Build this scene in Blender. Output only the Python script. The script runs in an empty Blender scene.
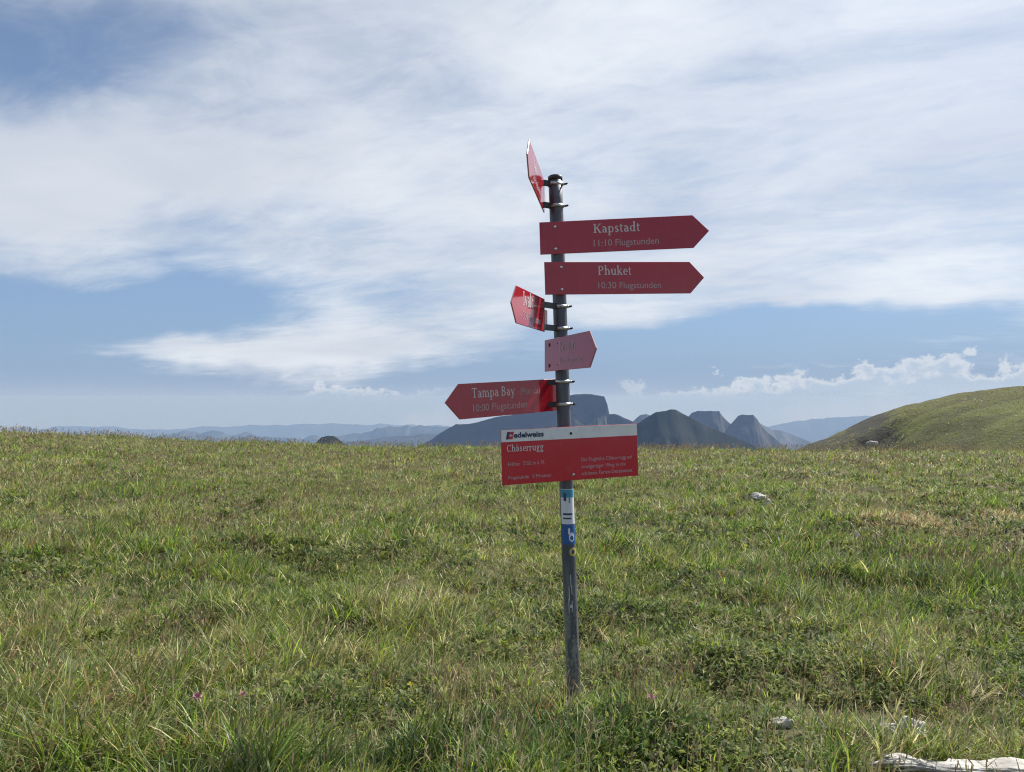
import bpy, bmesh, math, random
import numpy as np
from mathutils import Vector, Matrix

R = math.radians
random.seed(7)
rng = np.random.default_rng(11)
scene = bpy.context.scene
col = scene.collection

# ------------------------------------------------------------------ camera
EYE = 1.5            # eye height above the meadow at the post
F = 769.0            # focal length in picture widths * 1024
HOR = 397.0          # picture row of eye level (used only to work out real heights and bearings)
cam_d = bpy.data.cameras.new("camera")
cam = bpy.data.objects.new("camera", cam_d)
col.objects.link(cam)
cam.location = (0, 0, EYE)
cam.rotation_euler = (R(90.82), 0, 0)
cam_d.sensor_width = 36.0
cam_d.lens = 36.0 * F / 1024.0
cam_d.clip_start = 0.05
cam_d.clip_end = 200000.0
scene.camera = cam

# ------------------------------------------------------------------ exposure
scene.view_settings.view_transform = 'Standard'
scene.view_settings.look = 'None'
scene.view_settings.gamma = 1.0
scene.view_settings.exposure = 0.55
scene.view_settings.use_curve_mapping = False
scene.render.engine = 'CYCLES'
cy = scene.cycles
cy.use_denoising = True
try:
    cy.denoiser = 'OPENIMAGEDENOISE'
    cy.denoising_input_passes = 'RGB_ALBEDO_NORMAL'
    cy.denoising_prefilter = 'NONE'
except Exception:
    pass
cy.max_bounces = 6
cy.diffuse_bounces = 3
cy.glossy_bounces = 2
cy.transmission_bounces = 3
cy.volume_bounces = 0
cy.transparent_max_bounces = 4
cy.use_fast_gi = False
cy.filter_width = 1.15
cy.caustics_reflective = False
cy.caustics_refractive = False

# ------------------------------------------------------------------ sun and sky
SUN_AZ, SUN_EL = 53.0, 46.0        # azimuth clockwise from +Y (the view), elevation
sd = Vector((math.sin(R(SUN_AZ)) * math.cos(R(SUN_EL)), math.cos(R(SUN_AZ)) * math.cos(R(SUN_EL)), math.sin(R(SUN_EL))))
sun_d = bpy.data.lights.new("sun", 'SUN')
sun_d.energy = 5.0
sun_d.angle = R(0.53)
sun_d.color = (1.0, 0.95, 0.87)
sun = bpy.data.objects.new("sun", sun_d)
col.objects.link(sun)
sun.rotation_euler = sd.to_track_quat('Z', 'Y').to_euler()
sun.location = (20, 15, 30)

world = bpy.data.worlds.new("World")
scene.world = world
world.use_nodes = True


class NT:
    """small helper to write node trees as expressions"""
    def __init__(self, tree):
        self.t = tree
        self.n = tree.nodes
        self.l = tree.links

    def new(self, kind, **kw):
        n = self.n.new(kind)
        for k, v in kw.items():
            setattr(n, k, v)
        return n

    def put(self, sock, v):
        if isinstance(v, bpy.types.NodeSocket):
            self.l.new(v, sock)
        elif v is not None:
            sock.default_value = v

    def m(self, op, a, b=None, c=None, clamp=False):
        n = self.new('ShaderNodeMath', operation=op)
        n.use_clamp = clamp
        self.put(n.inputs[0], a)
        if b is not None:
            self.put(n.inputs[1], b)
        if c is not None:
            self.put(n.inputs[2], c)
        return n.outputs[0]

    def add(self, a, b): return self.m('ADD', a, b)
    def sub(self, a, b): return self.m('SUBTRACT', a, b)
    def mul(self, a, b): return self.m('MULTIPLY', a, b)
    def div(self, a, b): return self.m('DIVIDE', a, b)

    def ss(self, v, lo, hi, a=0.0, b=1.0):
        n = self.new('ShaderNodeMapRange')
        n.interpolation_type = 'SMOOTHSTEP'
        self.put(n.inputs['Value'], v)
        self.put(n.inputs['From Min'], lo)
        self.put(n.inputs['From Max'], hi)
        self.put(n.inputs['To Min'], a)
        self.put(n.inputs['To Max'], b)
        return n.outputs['Result']

    def xyz(self, x, y, z):
        n = self.new('ShaderNodeCombineXYZ')
        self.put(n.inputs[0], x); self.put(n.inputs[1], y); self.put(n.inputs[2], z)
        return n.outputs[0]

    def sep(self, v):
        n = self.new('ShaderNodeSeparateXYZ')
        self.put(n.inputs[0], v)
        return n.outputs

    def noise(self, vec, scale, detail=4.0, rough=0.5, dist=0.0, dim='3D', w=None):
        n = self.new('ShaderNodeTexNoise')
        n.noise_dimensions = dim
        self.put(n.inputs['Vector'], vec)
        n.inputs['Scale'].default_value = scale
        n.inputs['Detail'].default_value = detail
        n.inputs['Roughness'].default_value = rough
        n.inputs['Distortion'].default_value = dist
        return n.outputs['Fac']

    def mix(self, f, a, b):
        n = self.new('ShaderNodeMix', data_type='RGBA')
        self.put(n.inputs[0], f)
        self.put(n.inputs[6], a if not isinstance(a, tuple) else (*a, 1)[:4])
        self.put(n.inputs[7], b if not isinstance(b, tuple) else (*b, 1)[:4])
        return n.outputs[2]

    def gauss(self, u, v, cu, cv, ru, rv):
        a = self.div(self.sub(u, cu), ru)
        b = self.div(self.sub(v, cv), rv)
        s = self.add(self.mul(a, a), self.mul(b, b))
        return self.m('POWER', 2.718, self.mul(s, -1.0))


def build_sky():
    t = NT(world.node_tree)
    t.n.clear()
    out = t.new('ShaderNodeOutputWorld')
    bg = t.new('ShaderNodeBackground')
    bg.inputs['Strength'].default_value = 0.084
    t.l.new(bg.outputs[0], out.inputs[0])
    sky = t.new('ShaderNodeTexSky')
    sky.sky_type = 'NISHITA'
    sky.sun_disc = False
    sky.sun_elevation = R(SUN_EL)
    sky.sun_rotation = R(SUN_AZ)
    sky.altitude = 2200.0
    sky.air_density = 1.0
    sky.dust_density = 1.2
    sky.ozone_density = 1.0
    tc = t.new('ShaderNodeTexCoord')
    d = tc.outputs['Generated']
    x, y, z = t.sep(d)
    az = t.m('ARCTAN2', x, y)                       # bearing, 0 = straight ahead
    el = t.m('ARCSINE', z)                          # elevation
    # a gently drifting offset breaks up every outline
    w1 = t.sub(t.noise(d, 3.2, 4, 0.55), 0.5)
    dv2 = t.new('ShaderNodeVectorMath', operation='ADD')
    t.l.new(d, dv2.inputs[0]); dv2.inputs[1].default_value = (5.3, 1.7, 9.1)
    w2 = t.sub(t.noise(dv2.outputs[0], 3.2, 4, 0.55), 0.5)
    azw = t.add(az, t.mul(w1, 0.30))
    elw = t.add(el, t.mul(w2, 0.13))
    # the high cloud sheet, seen on a flat layer far up
    zz = t.add(t.m('MAXIMUM', z, 0.0), 0.16)
    pl = t.xyz(t.div(x, zz), t.div(y, zz), 0.0)
    rot = t.new('ShaderNodeVectorRotate', rotation_type='Z_AXIS')
    t.l.new(pl, rot.inputs['Vector']); rot.inputs['Angle'].default_value = R(24)
    rx, ry, rz = t.sep(rot.outputs[0])
    st = t.xyz(t.mul(rx, 0.75), t.mul(ry, 1.25), 0.0)
    big = t.noise(st, 1.1, 6, 0.56, 0.6)
    fine = t.noise(st, 4.2, 6, 0.62, 1.1)
    soft = t.noise(pl, 0.8, 3, 0.5, 0.3)

    def P(px, py):
        u, v = (px - 512) / F, (HOR - py) / F
        return math.atan(u), math.atan(v / math.hypot(1, u))

    cover = 0.80
    gaps = [  # picture-row/col of the centre, angular radii in pixels, depth
        (10, 50, 110, 40, 0.75), (150, 25, 130, 22, 0.22),
        (240, 228, 90, 24, 0.42), (210, 300, 150, 32, 0.85), (10, 330, 170, 90, 0.95),
        (150, 395, 360, 36, 0.80), (470, 392, 260, 24, 0.65),
        (840, 344, 300, 26, 0.95), (640, 345, 140, 24, 0.65), (800, 385, 300, 22, 0.7), (560, 172, 70, 22, 0.20), (700, 215, 220, 20, 0.12),
    ]
    clouds = [
        (90, 165, 170, 50, 0.55), (60, 215, 130, 30, 0.3), (560, 330, 120, 40, 0.2),
        (210, 345, 150, 13, 0.62), (330, 362, 170, 22, 0.34), (120, 372, 150, 8, 0.25), (120, 280, 60, 14, 0.45), (40, 255, 120, 22, 0.3), (400, 340, 140, 30, 0.25),
        (880, 309, 140, 7, 0.40), (945, 347, 45, 4, 0.36), (830, 371, 130, 3.5, 0.30),
    ]
    acc = None
    for lst, sgn in ((gaps, -1.0), (clouds, 1.0)):
        for (px, py, ru, rv, k) in lst:
            a, e = P(px, py)
            g = t.mul(t.gauss(azw, elw, a, e, ru / F, rv / F), sgn * k)
            acc = g if acc is None else t.add(acc, g)
    c = t.add(acc, cover)
    c = t.sub(c, t.ss(t.m('ABSOLUTE', az), R(70), R(125), 0.0, 0.42))     # the sky behind is clearer
    c = t.add(c, t.mul(t.sub(big, 0.5), 1.25))
    c = t.add(c, t.mul(t.sub(fine, 0.5), 0.62))
    c = t.add(c, t.mul(t.sub(t.noise(st, 13.0, 5, 0.6, 0.8), 0.5), 0.20))
    alpha = t.ss(c, 0.02, 1.06, 0.06, 0.95)
    # brightness of the sheet: thin parts whiter, thick parts a little grey
    tone = t.add(t.mul(soft, 0.75), t.mul(big, 0.35))
    ccol = t.mix(t.ss(tone, 0.36, 0.72), (5.3, 5.75, 6.6), (7.2, 7.6, 8.1))
    # brighter towards the sun's side, as a real veil is
    dot = t.new('ShaderNodeVectorMath', operation='DOT_PRODUCT')
    t.l.new(d, dot.inputs[0]); dot.inputs[1].default_value = tuple(sd)
    glow = t.m('POWER', t.m('MAXIMUM', dot.outputs['Value'], 0.0), 5.0)
    gain = t.add(0.93, t.mul(glow, 0.30))
    vm = t.new('ShaderNodeVectorMath', operation='SCALE')
    t.l.new(ccol, vm.inputs[0]); t.l.new(gain, vm.inputs['Scale'])
    # the dusty air near the horizon lies over the blue
    elp = t.m('MAXIMUM', el, 0.0)
    blue = t.mix(t.mul(t.m('POWER', 2.718, t.mul(elp, -4.5)), 0.97), sky.outputs[0], (1.18, 2.36, 4.5))
    blue = t.mix(t.mul(t.m('POWER', 2.718, t.mul(elp, -20.0)), 0.92), blue, (2.80, 3.65, 4.95))
    blue = t.mix(t.mul(t.m('POWER', 2.718, t.mul(elp, -75.0)), 0.95), blue, (3.36, 4.19, 5.29))
    base = t.mix(alpha, blue, vm.outputs[0])
    # bank of cumulus low on the horizon
    cu = t.xyz(t.mul(az, 1.0), t.mul(el, 1.25), 0.37)
    puff = t.noise(cu, 26.0, 7, 0.58, 0.1)
    puff2 = t.noise(cu, 80.0, 4, 0.55, 0.0)
    a_r, _ = P(1060, 380)
    a_l, _ = P(350, 380)
    bank = t.m('MAXIMUM', t.gauss(az, 0.0, a_r, 0.0, 0.42, 1.0), t.mul(t.gauss(az, 0.0, a_l, 0.0, 0.11, 1.0), 0.55))
    topel = t.add(0.000, t.mul(bank, 0.036))
    h = t.div(t.sub(el, topel), 0.022)               # 0 at the mean top of the heaps
    dens = t.sub(t.add(t.mul(t.sub(puff, 0.5), 5.4), t.mul(t.sub(puff2, 0.5), 1.0)), h)
    dens = t.add(dens, t.mul(t.sub(bank, 0.45), 0.7))
    ca = t.mul(t.ss(dens, -0.05, 0.45), t.ss(el, -0.012, 0.014))
    ca = t.mul(ca, t.ss(bank, 0.03, 0.5))
    cc = t.mix(t.ss(dens, 0.05, 1.1), (6.9, 7.1, 7.3), (4.3, 5.1, 6.2))
    full = t.mix(t.mul(ca, 0.74), base, cc)
    t.l.new(full, bg.inputs['Color'])


build_sky()


# ------------------------------------------------------------------ helpers
def tag(o, label=None, cat=None, group=None, kind=None):
    if label: o['label'] = label
    if cat: o['category'] = cat
    if group: o['group'] = group
    if kind: o['kind'] = kind
    return o


def link_mesh(name, me, mat, parent=None, smooth=True):
    o = bpy.data.objects.new(name, me)
    if mat is not None:
        me.materials.append(mat)
    col.objects.link(o)
    if parent is not None:
        o.parent = parent
    if smooth:
        me.polygons.foreach_set('use_smooth', np.ones(len(me.polygons), dtype=bool))
    return o


def link_bm(name, bm, mat, parent=None, smooth=False):
    me = bpy.data.meshes.new(name)
    bm.normal_update()
    bm.to_mesh(me)
    bm.free()
    return link_mesh(name, me, mat, parent, smooth)


def grid_mesh(name, P, mat, smooth=True):
    """P: (n, m, 3) array of points"""
    n, m, _ = P.shape
    idx = np.arange(n * m).reshape(n, m)
    q = np.stack([idx[:-1, :-1], idx[:-1, 1:], idx[1:, 1:], idx[1:, :-1]], -1).reshape(-1, 4)
    return raw_mesh(name, P.reshape(-1, 3), q, mat, smooth)


def raw_mesh(name, V, Q, mat, smooth=True, tris=None):
    me = bpy.data.meshes.new(name)
    loops = Q.reshape(-1)
    starts = np.arange(len(Q)) * Q.shape[1]
    if tris is not None and len(tris):
        starts = np.concatenate([starts, len(loops) + np.arange(len(tris)) * 3])
        loops = np.concatenate([loops, tris.reshape(-1)])
    me.vertices.add(len(V))
    me.vertices.foreach_set('co', np.ascontiguousarray(V, dtype=np.float32).reshape(-1))
    me.loops.add(len(loops))
    me.loops.foreach_set('vertex_index', loops.astype(np.int32))
    me.polygons.add(len(starts))
    me.polygons.foreach_set('loop_start', starts.astype(np.int32))
    me.update(calc_edges=True)
    return link_mesh(name, me, mat, None, smooth)


class VN:
    """value noise on a lattice, vectorised"""
    def __init__(self, seed):
        self.g = np.random.default_rng(seed).random((256, 256))

    def __call__(self, x, y):
        x = np.asarray(x, float); y = np.asarray(y, float)
        xi = np.floor(x).astype(int); yi = np.floor(y).astype(int)
        fx = x - xi; fy = y - yi
        fx = fx * fx * (3 - 2 * fx); fy = fy * fy * (3 - 2 * fy)
        g = self.g
        a = g[xi & 255, yi & 255]; b = g[(xi + 1) & 255, yi & 255]
        c = g[xi & 255, (yi + 1) & 255]; d = g[(xi + 1) & 255, (yi + 1) & 255]
        return (a * (1 - fx) + b * fx) * (1 - fy) + (c * (1 - fx) + d * fx) * fy

    def fbm(self, x, y, o=4, gain=0.5):
        s = 0; amp = 1; tot = 0
        for i in range(o):
            s = s + amp * self(x * 2 ** i + 17.3 * i, y * 2 ** i + 9.1 * i)
            tot += amp; amp *= gain
        return s / tot


n1, n2, n3, n4, n5 = VN(1), VN(2), VN(3), VN(4), VN(5)


def sstep(v, a, b):
    t = np.clip((v - a) / (b - a), 0, 1)
    return t * t * (3 - 2 * t)


# ------------------------------------------------------------------ the lie of the land
CREST_X = [-40, -33.7, -28.2, -22.1, -15.4, -6.1, 0, 9.4, 13.7, 20.5, 26, 33.7, 42]          # bearing in degrees
CREST_Y = [427, 433, 436, 442, 446, 449, 450, 451, 452, 453, 454, 456, 458]                 # picture row of the crest's soil
CREST_R = [36, 35, 34, 33, 31, 29, 28, 27, 26, 26, 26, 27, 27]


def ground_z(x, y, micro=True):
    x = np.asarray(x, float); y = np.asarray(y, float)
    r = np.hypot(x, y) + 1e-6
    az = np.degrees(np.arctan2(x, y))
    azc = np.clip(az, -42, 42)
    rc = np.interp(azc, CREST_X, CREST_R)
    tt = (np.interp(azc, CREST_X, CREST_Y) - HOR) / F * np.cos(np.radians(azc))
    zc = EYE - tt * rc
    t = np.clip((r - 4.0) / (rc - 4.0), 0, 1)
    z = zc * t * t * (3 - 2 * t) * 0.4 + zc * t * 0.6
    over = np.maximum(r - rc, 0)
    fall = np.where(over < 60, 0.0035 * over ** 2 + 0.07 * over, 0.0035 * 3600 + 4.2 + 0.49 * (over - 60))
    z = z - np.minimum(fall, 1800.0)
    if micro:
        k = 1 - sstep(r, 60, 200)
        z = z + k * (0.20 * (n1.fbm(x / 2.6, y / 2.6, 3) - 0.5) + 0.24 * (n2.fbm(x / 0.55, y / 0.55, 2) - 0.5))
        z = z + sstep(r, 150, 2000) * 90 * (n3.fbm(x / 1900., y / 1900., 4) - 0.5)
    return z


# ------------------------------------------------------------------ materials
def pmat(name, colr, rough=0.6, spec=0.5, metal=0.0, coat=0.0):
    m = bpy.data.materials.new(name)
    m.use_nodes = True
    b = m.node_tree.nodes['Principled BSDF']
    b.inputs['Base Color'].default_value = (*colr, 1)
    b.inputs['Roughness'].default_value = rough
    b.inputs['Specular IOR Level'].default_value = spec
    b.inputs['Metallic'].default_value = metal
    b.inputs['Coat Weight'].default_value = coat
    b.inputs['Coat Roughness'].default_value = 0.12
    return m, NT(m.node_tree), b


def vary(t, b, c0, c1, scale, detail=5, bump=0.0, bscale=None, dist=0.01, rough=None, lo=0.35, hi=0.65):
    tc = t.new('ShaderNodeTexCoord')
    f = t.noise(tc.outputs['Object'], scale, detail, 0.6)
    t.l.new(t.mix(t.ss(f, lo, hi), c0, c1), b.inputs['Base Color'])
    if bump:
        bp = t.new('ShaderNodeBump')
        bp.inputs['Strength'].default_value = bump
        bp.inputs['Distance'].default_value = dist
        t.l.new(t.noise(tc.outputs['Object'], bscale or scale * 3, 6, 0.6), bp.inputs['Height'])
        t.l.new(bp.outputs[0], b.inputs['Normal'])
    if rough:
        t.l.new(t.ss(f, 0.3, 0.7, rough[0], rough[1]), b.inputs['Roughness'])


# soil and thatch under the grass, turning to far pasture and forest down in the valley
m_ground, t, b = pmat("meadow_soil", (0.09, 0.08, 0.04), 0.95, 0.2)
tc = t.new('ShaderNodeTexCoord')
fa = t.noise(tc.outputs['Object'], 1.6, 6, 0.65)
fb = t.noise(tc.outputs['Object'], 14.0, 5, 0.65)
near = t.mix(t.ss(fa, 0.35, 0.65), (0.060, 0.068, 0.026), (0.115, 0.105, 0.052))
near = t.mix(t.ss(fb, 0.45, 0.75), near, (0.045, 0.040, 0.022))
fc = t.noise(tc.outputs['Object'], 0.0013, 7, 0.62)
far = t.mix(t.ss(fc, 0.42, 0.6), (0.030, 0.045, 0.022), (0.085, 0.11, 0.045))
px, py, pz = t.sep(tc.outputs['Object'])
t.l.new(t.mix(t.ss(pz, -60.0, -8.0), far, near), b.inputs['Base Color'])
bp = t.new('ShaderNodeBump')
bp.inputs['Strength'].default_value = 0.7
bp.inputs['Distance'].default_value = 0.03
t.l.new(fb, bp.inputs['Height']); t.l.new(bp.outputs[0], b.inputs['Normal'])

# ------------------------------------------------------------------ ground sheet
rr = np.concatenate([[0.02], np.linspace(0.6, 2.2, 5), np.linspace(2.35, 12, 82), np.geomspace(12.2, 42, 95), np.geomspace(43, 400, 60), np.geomspace(420, 40000, 60)])
aa = np.concatenate([np.linspace(-180, -46, 40), np.linspace(-45, 45, 421), np.linspace(46, 180, 40)])
RR, AA = np.meshgrid(rr, np.radians(aa), indexing='ij')
X, Y = RR * np.sin(AA), RR * np.cos(AA)
ground = grid_mesh("ground", np.stack([X, Y, ground_z(X, Y)], -1), m_ground)
tag(ground, "alpine meadow ground falling away beyond the crest", "ground", kind="structure")

# ------------------------------------------------------------------ far mountains
def rock_mat(name, rock, green, gscale, gline):
    m, t, b = pmat(name, rock, 0.95, 0.1)
    tc = t.new('ShaderNodeTexCoord')
    ge = t.new('ShaderNodeNewGeometry')
    nx, ny, nz = t.sep(ge.outputs['Normal'])
    f = t.noise(tc.outputs['Object'], gscale, 7, 0.65)
    flat = t.ss(t.add(nz, t.mul(t.sub(f, 0.5), 0.9)), gline - 0.12, gline + 0.12)
    f2 = t.noise(tc.outputs['Object'], gscale * 3, 5, 0.6)
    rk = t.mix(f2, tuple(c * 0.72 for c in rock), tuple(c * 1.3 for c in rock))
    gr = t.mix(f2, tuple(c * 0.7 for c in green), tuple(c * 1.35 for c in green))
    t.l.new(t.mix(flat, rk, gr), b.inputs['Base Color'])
    return m


def mountain(label, D, pts, mat, slope=0.85, gully=60.0, gw=160.0, seed=0, cliff=0.0, nx=220, ny=70, jit=3.0, yskew=0.0, base=-1820.0):
    pts = sorted(pts)
    px = np.array([p[0] for p in pts], float); py = np.array([p[1] for p in pts], float)
    x = D * (px - 512) / F
    zt = EYE + D * (HOR - py) / F
    x0, x1 = x[0], x[-1]
    gx = np.linspace(x0, x1, nx)
    ridge = np.interp(gx, x, zt)
    nn = VN(100 + seed); nm = VN(200 + seed)
    ridge = ridge + jit * (nn.fbm(gx / (gw * 0.35), gx * 0 + 3.3, 4) - 0.5) * 2
    W = (ridge.max() - base) / slope * 0.8
    s = np.linspace(-1, 1, ny)
    s = np.sign(s) * np.abs(s) ** 1.6 * W
    GX, S = np.meshgrid(gx, s, indexing='ij')
    RD = ridge[:, None] + 0 * S
    yr = D + yskew * (GX - (x0 + x1) / 2) + 0.4 * gw * (nn.fbm(GX / gw, GX * 0 + 8.0, 3) - 0.5)
    A = np.abs(S)
    drop = slope * A
    if cliff:
        drop = drop + cliff * sstep(A, 0, cliff * 0.35)
    rid = np.abs(nm.fbm(GX / gw, S / (gw * 1.1) + 40, 5) - 0.5) * 2
    rid2 = nn.fbm(GX / (gw * 0.3), S / (gw * 0.5) + 11, 4) - 0.5
    k = sstep(A, 0, W * 0.18)
    Z = RD - drop + k * (gully * (0.5 - rid) + 0.5 * gully * rid2)
    Z = np.maximum(Z, base)
    o = grid_mesh("mountain", np.stack([GX, yr + S, Z], -1), mat)
    return tag(o, label, "mountain", kind="structure")


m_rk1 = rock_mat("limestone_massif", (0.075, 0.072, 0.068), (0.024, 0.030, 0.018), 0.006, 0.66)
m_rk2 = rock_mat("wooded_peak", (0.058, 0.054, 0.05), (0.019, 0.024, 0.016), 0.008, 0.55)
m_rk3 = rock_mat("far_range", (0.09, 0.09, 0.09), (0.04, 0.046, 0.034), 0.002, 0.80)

mountain("big flat topped rock massif behind the post", 5200,
         [(405, 456), (418, 447), (432, 439), (446, 429), (456, 424.5), (468, 424), (478, 421.5), (492, 418), (510, 415), (530, 411), (548, 405), (560, 399),
          (566, 395.5), (575, 394.5), (585, 393.8), (598, 395), (604.5, 396), (607.5, 404), (609.5, 414), (614, 413.5), (621, 416.5), (628, 419), (640, 424), (655, 433), (670, 448)],
         m_rk1, slope=1.7, gully=150, gw=210, seed=1, cliff=80, jit=8, nx=420, ny=110)
mountain("dark green pyramid peak right of the info board", 3300,
         [(585, 452), (610, 438), (632, 424.5), (640, 421.5), (648, 416), (656, 411.5), (665, 410.5), (671, 408.8), (676, 409.5), (684, 414), (695, 419.5), (706, 426), (720, 431), (735, 437.5), (752, 444), (770, 452)],
         m_rk2, slope=1.15, gully=95, gw=150, seed=2, jit=6, nx=400, ny=110)
mountain("pale grey summit peeping over the saddle", 7600,
         [(622, 440), (630, 424), (640, 415), (646, 414), (655, 417), (672, 430)], m_rk1, slope=0.9, gully=60, gw=190, seed=9, jit=5)
mountain("blunt blue peak, left of the twin summits", 6100,
         [(668, 448), (682, 424), (692, 413), (698, 410.8), (719, 411), (722, 416), (727, 421.5), (730, 424), (737, 430), (752, 446)],
         m_rk1, slope=1.7, gully=130, gw=200, seed=3, jit=8, nx=320, ny=90)
mountain("steep blue peak, right of the twin summits", 5900,
         [(716, 446), (724, 433), (730, 424.5), (738, 416), (742, 414.6), (753, 414.6), (757, 419), (761, 426), (768, 433), (776, 440), (786, 450)],
         m_rk1, slope=1.7, gully=130, gw=200, seed=4, jit=8, nx=320, ny=90)
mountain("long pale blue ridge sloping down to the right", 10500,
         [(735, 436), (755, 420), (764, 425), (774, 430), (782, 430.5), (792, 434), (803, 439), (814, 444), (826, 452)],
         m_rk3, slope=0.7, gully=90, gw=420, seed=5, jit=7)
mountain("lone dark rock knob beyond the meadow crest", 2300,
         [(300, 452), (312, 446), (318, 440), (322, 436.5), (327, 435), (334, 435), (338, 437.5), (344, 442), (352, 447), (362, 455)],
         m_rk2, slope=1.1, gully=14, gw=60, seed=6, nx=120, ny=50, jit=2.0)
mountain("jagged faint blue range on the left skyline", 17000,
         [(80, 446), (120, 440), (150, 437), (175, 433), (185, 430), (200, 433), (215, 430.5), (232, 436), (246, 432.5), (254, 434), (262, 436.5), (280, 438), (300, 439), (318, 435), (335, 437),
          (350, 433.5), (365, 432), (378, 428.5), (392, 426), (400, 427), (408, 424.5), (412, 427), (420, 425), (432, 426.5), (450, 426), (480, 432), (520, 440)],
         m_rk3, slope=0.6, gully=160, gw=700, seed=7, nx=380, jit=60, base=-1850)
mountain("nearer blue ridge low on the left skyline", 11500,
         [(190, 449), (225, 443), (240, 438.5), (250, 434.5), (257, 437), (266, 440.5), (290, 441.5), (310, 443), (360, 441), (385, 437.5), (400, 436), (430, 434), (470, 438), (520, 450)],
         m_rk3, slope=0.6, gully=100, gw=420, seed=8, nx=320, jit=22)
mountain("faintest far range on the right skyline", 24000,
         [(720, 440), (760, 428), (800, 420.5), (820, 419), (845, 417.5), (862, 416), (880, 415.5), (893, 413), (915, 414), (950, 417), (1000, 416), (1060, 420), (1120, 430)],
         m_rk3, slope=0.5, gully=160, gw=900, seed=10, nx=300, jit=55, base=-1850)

fr = VN(77)
fpx = np.linspace(-420, 1450, 300)
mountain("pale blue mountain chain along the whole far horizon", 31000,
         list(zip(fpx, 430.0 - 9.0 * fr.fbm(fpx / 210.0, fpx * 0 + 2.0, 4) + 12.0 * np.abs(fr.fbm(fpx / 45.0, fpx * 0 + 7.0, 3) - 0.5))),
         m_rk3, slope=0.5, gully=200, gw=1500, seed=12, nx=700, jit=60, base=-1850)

# ------------------------------------------------------------------ hill on the right
HX = [(770, 470), (804, 466), (818, 450.5), (835, 443.5), (850, 438.5), (866, 432.5), (882.5, 424.8), (897, 417), (913, 409.3), (931, 403.5), (951.6, 398.4), (982.5, 391.2), (1024, 386.3), (1070, 383), (1140, 379), (1300, 376), (1500, 378)]
HD = 150.0
hx = np.array([(p[0] - 512) * HD / F for p in HX]); hz = np.array([EYE + (HOR - p[1]) * HD / F for p in HX])


def hill_z(x, y):
    rid = np.interp(x - 0.20 * (y - HD) * 0, hx, hz)
    u = HD - y
    # front: a rounded brow, then a long easy slope towards the meadow; behind it falls away
    front = 0.00055 * np.maximum(u, 0) ** 2 + 0.022 * np.maximum(u, 0)
    back = 0.006 * np.maximum(-u, 0) ** 2
    z = rid - front - back
    k = sstep(np.abs(u), 2, 25)
    z = z + k * (1.3 * (n3.fbm(x / 22, y / 22, 3) - 0.5)) + 0.45 * (n4.fbm(x / 5, y / 5, 3) - 0.5) * (0.55 + 0.45 * k) + 0.25 * (n2.fbm(x / 1.7, y / 1.7, 2) - 0.5)
    # benches running across the slope (old cattle steps)
    z = z + k * 0.13 * np.sin(0.55 * (y + 0.35 * x) + 5 * n5.fbm(x / 30, y / 30, 2))
    # rock face on the left shoulder
    s = np.exp(-((x - (70.5 - 0.40 * u)) / 5.5) ** 2) * sstep(u, 1.0, 6.0) * (1 - sstep(u, 26, 36))
    z = z - s * (2.4 + 2.2 * (n2.fbm(x / 3.2, y / 3.2, 4) - 0.5))
    return z


m_hill, t, b = pmat("hill_turf", (0.11, 0.12, 0.04), 0.95, 0.15)
tc = t.new('ShaderNodeTexCoord')
hxv, hyv, hzv = t.sep(tc.outputs['Object'])
stv = t.xyz(t.mul(hxv, 0.35), hyv, hzv)
f1 = t.noise(stv, 0.10, 6, 0.6, 0.8)
f2 = t.noise(tc.outputs['Object'], 1.3, 6, 0.7)
f3 = t.noise(tc.outputs['Object'], 0.03, 3, 0.5)
g = t.mix(t.ss(f1, 0.38, 0.62), (0.094, 0.094, 0.042), (0.138, 0.150, 0.048))
g = t.mix(t.ss(f3, 0.45, 0.7, 0.0, 0.6), g, (0.13, 0.112, 0.06))
g = t.mix(t.ss(f2, 0.45, 0.78, 0.0, 0.55), g, (0.066, 0.062, 0.032))
ge = t.new('ShaderNodeNewGeometry')
gx_, gy_, gz_ = t.sep(ge.outputs['Normal'])
shx = t.div(t.sub(hxv, t.sub(70.0, t.mul(t.sub(150.0, hyv), 0.40))), 6.0)
steep = t.m('POWER', 2.718, t.mul(t.mul(shx, shx), -1.0))
f4 = t.noise(tc.outputs['Object'], 0.45, 6, 0.7)
rim = t.mul(t.ss(hyv, 138.0, 147.0), t.ss(hxv, 64.0, 80.0, 0.8, 0.0))
steep = t.m('MAXIMUM', steep, rim)
steep = t.ss(t.add(t.mul(steep, 0.8), t.mul(t.sub(f4, 0.5), 2.2)), 0.42, 0.56)
g = t.mix(steep, g, t.mix(f2, (0.035, 0.036, 0.026), (0.095, 0.09, 0.075)))
t.l.new(g, b.inputs['Base Color'])
bp = t.new('ShaderNodeBump'); bp.inputs['Strength'].default_value = 1.0; bp.inputs['Distance'].default_value = 0.6
t.l.new(f2, bp.inputs['Height']); t.l.new(bp.outputs[0], b.inputs['Normal'])
gx = np.linspace(36, 190, 300); gy = np.concatenate([np.linspace(50, 120, 90), np.linspace(121, 165, 110), np.linspace(166, 215, 20)])
GX, GY = np.meshgrid(gx, gy, indexing='ij')
hill = grid_mesh("hill", np.stack([GX, GY, hill_z(GX, GY)], -1), m_hill)
tag(hill, "grassy hillside rising to the right with a dark rocky shoulder", "hill", kind="structure")

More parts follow.
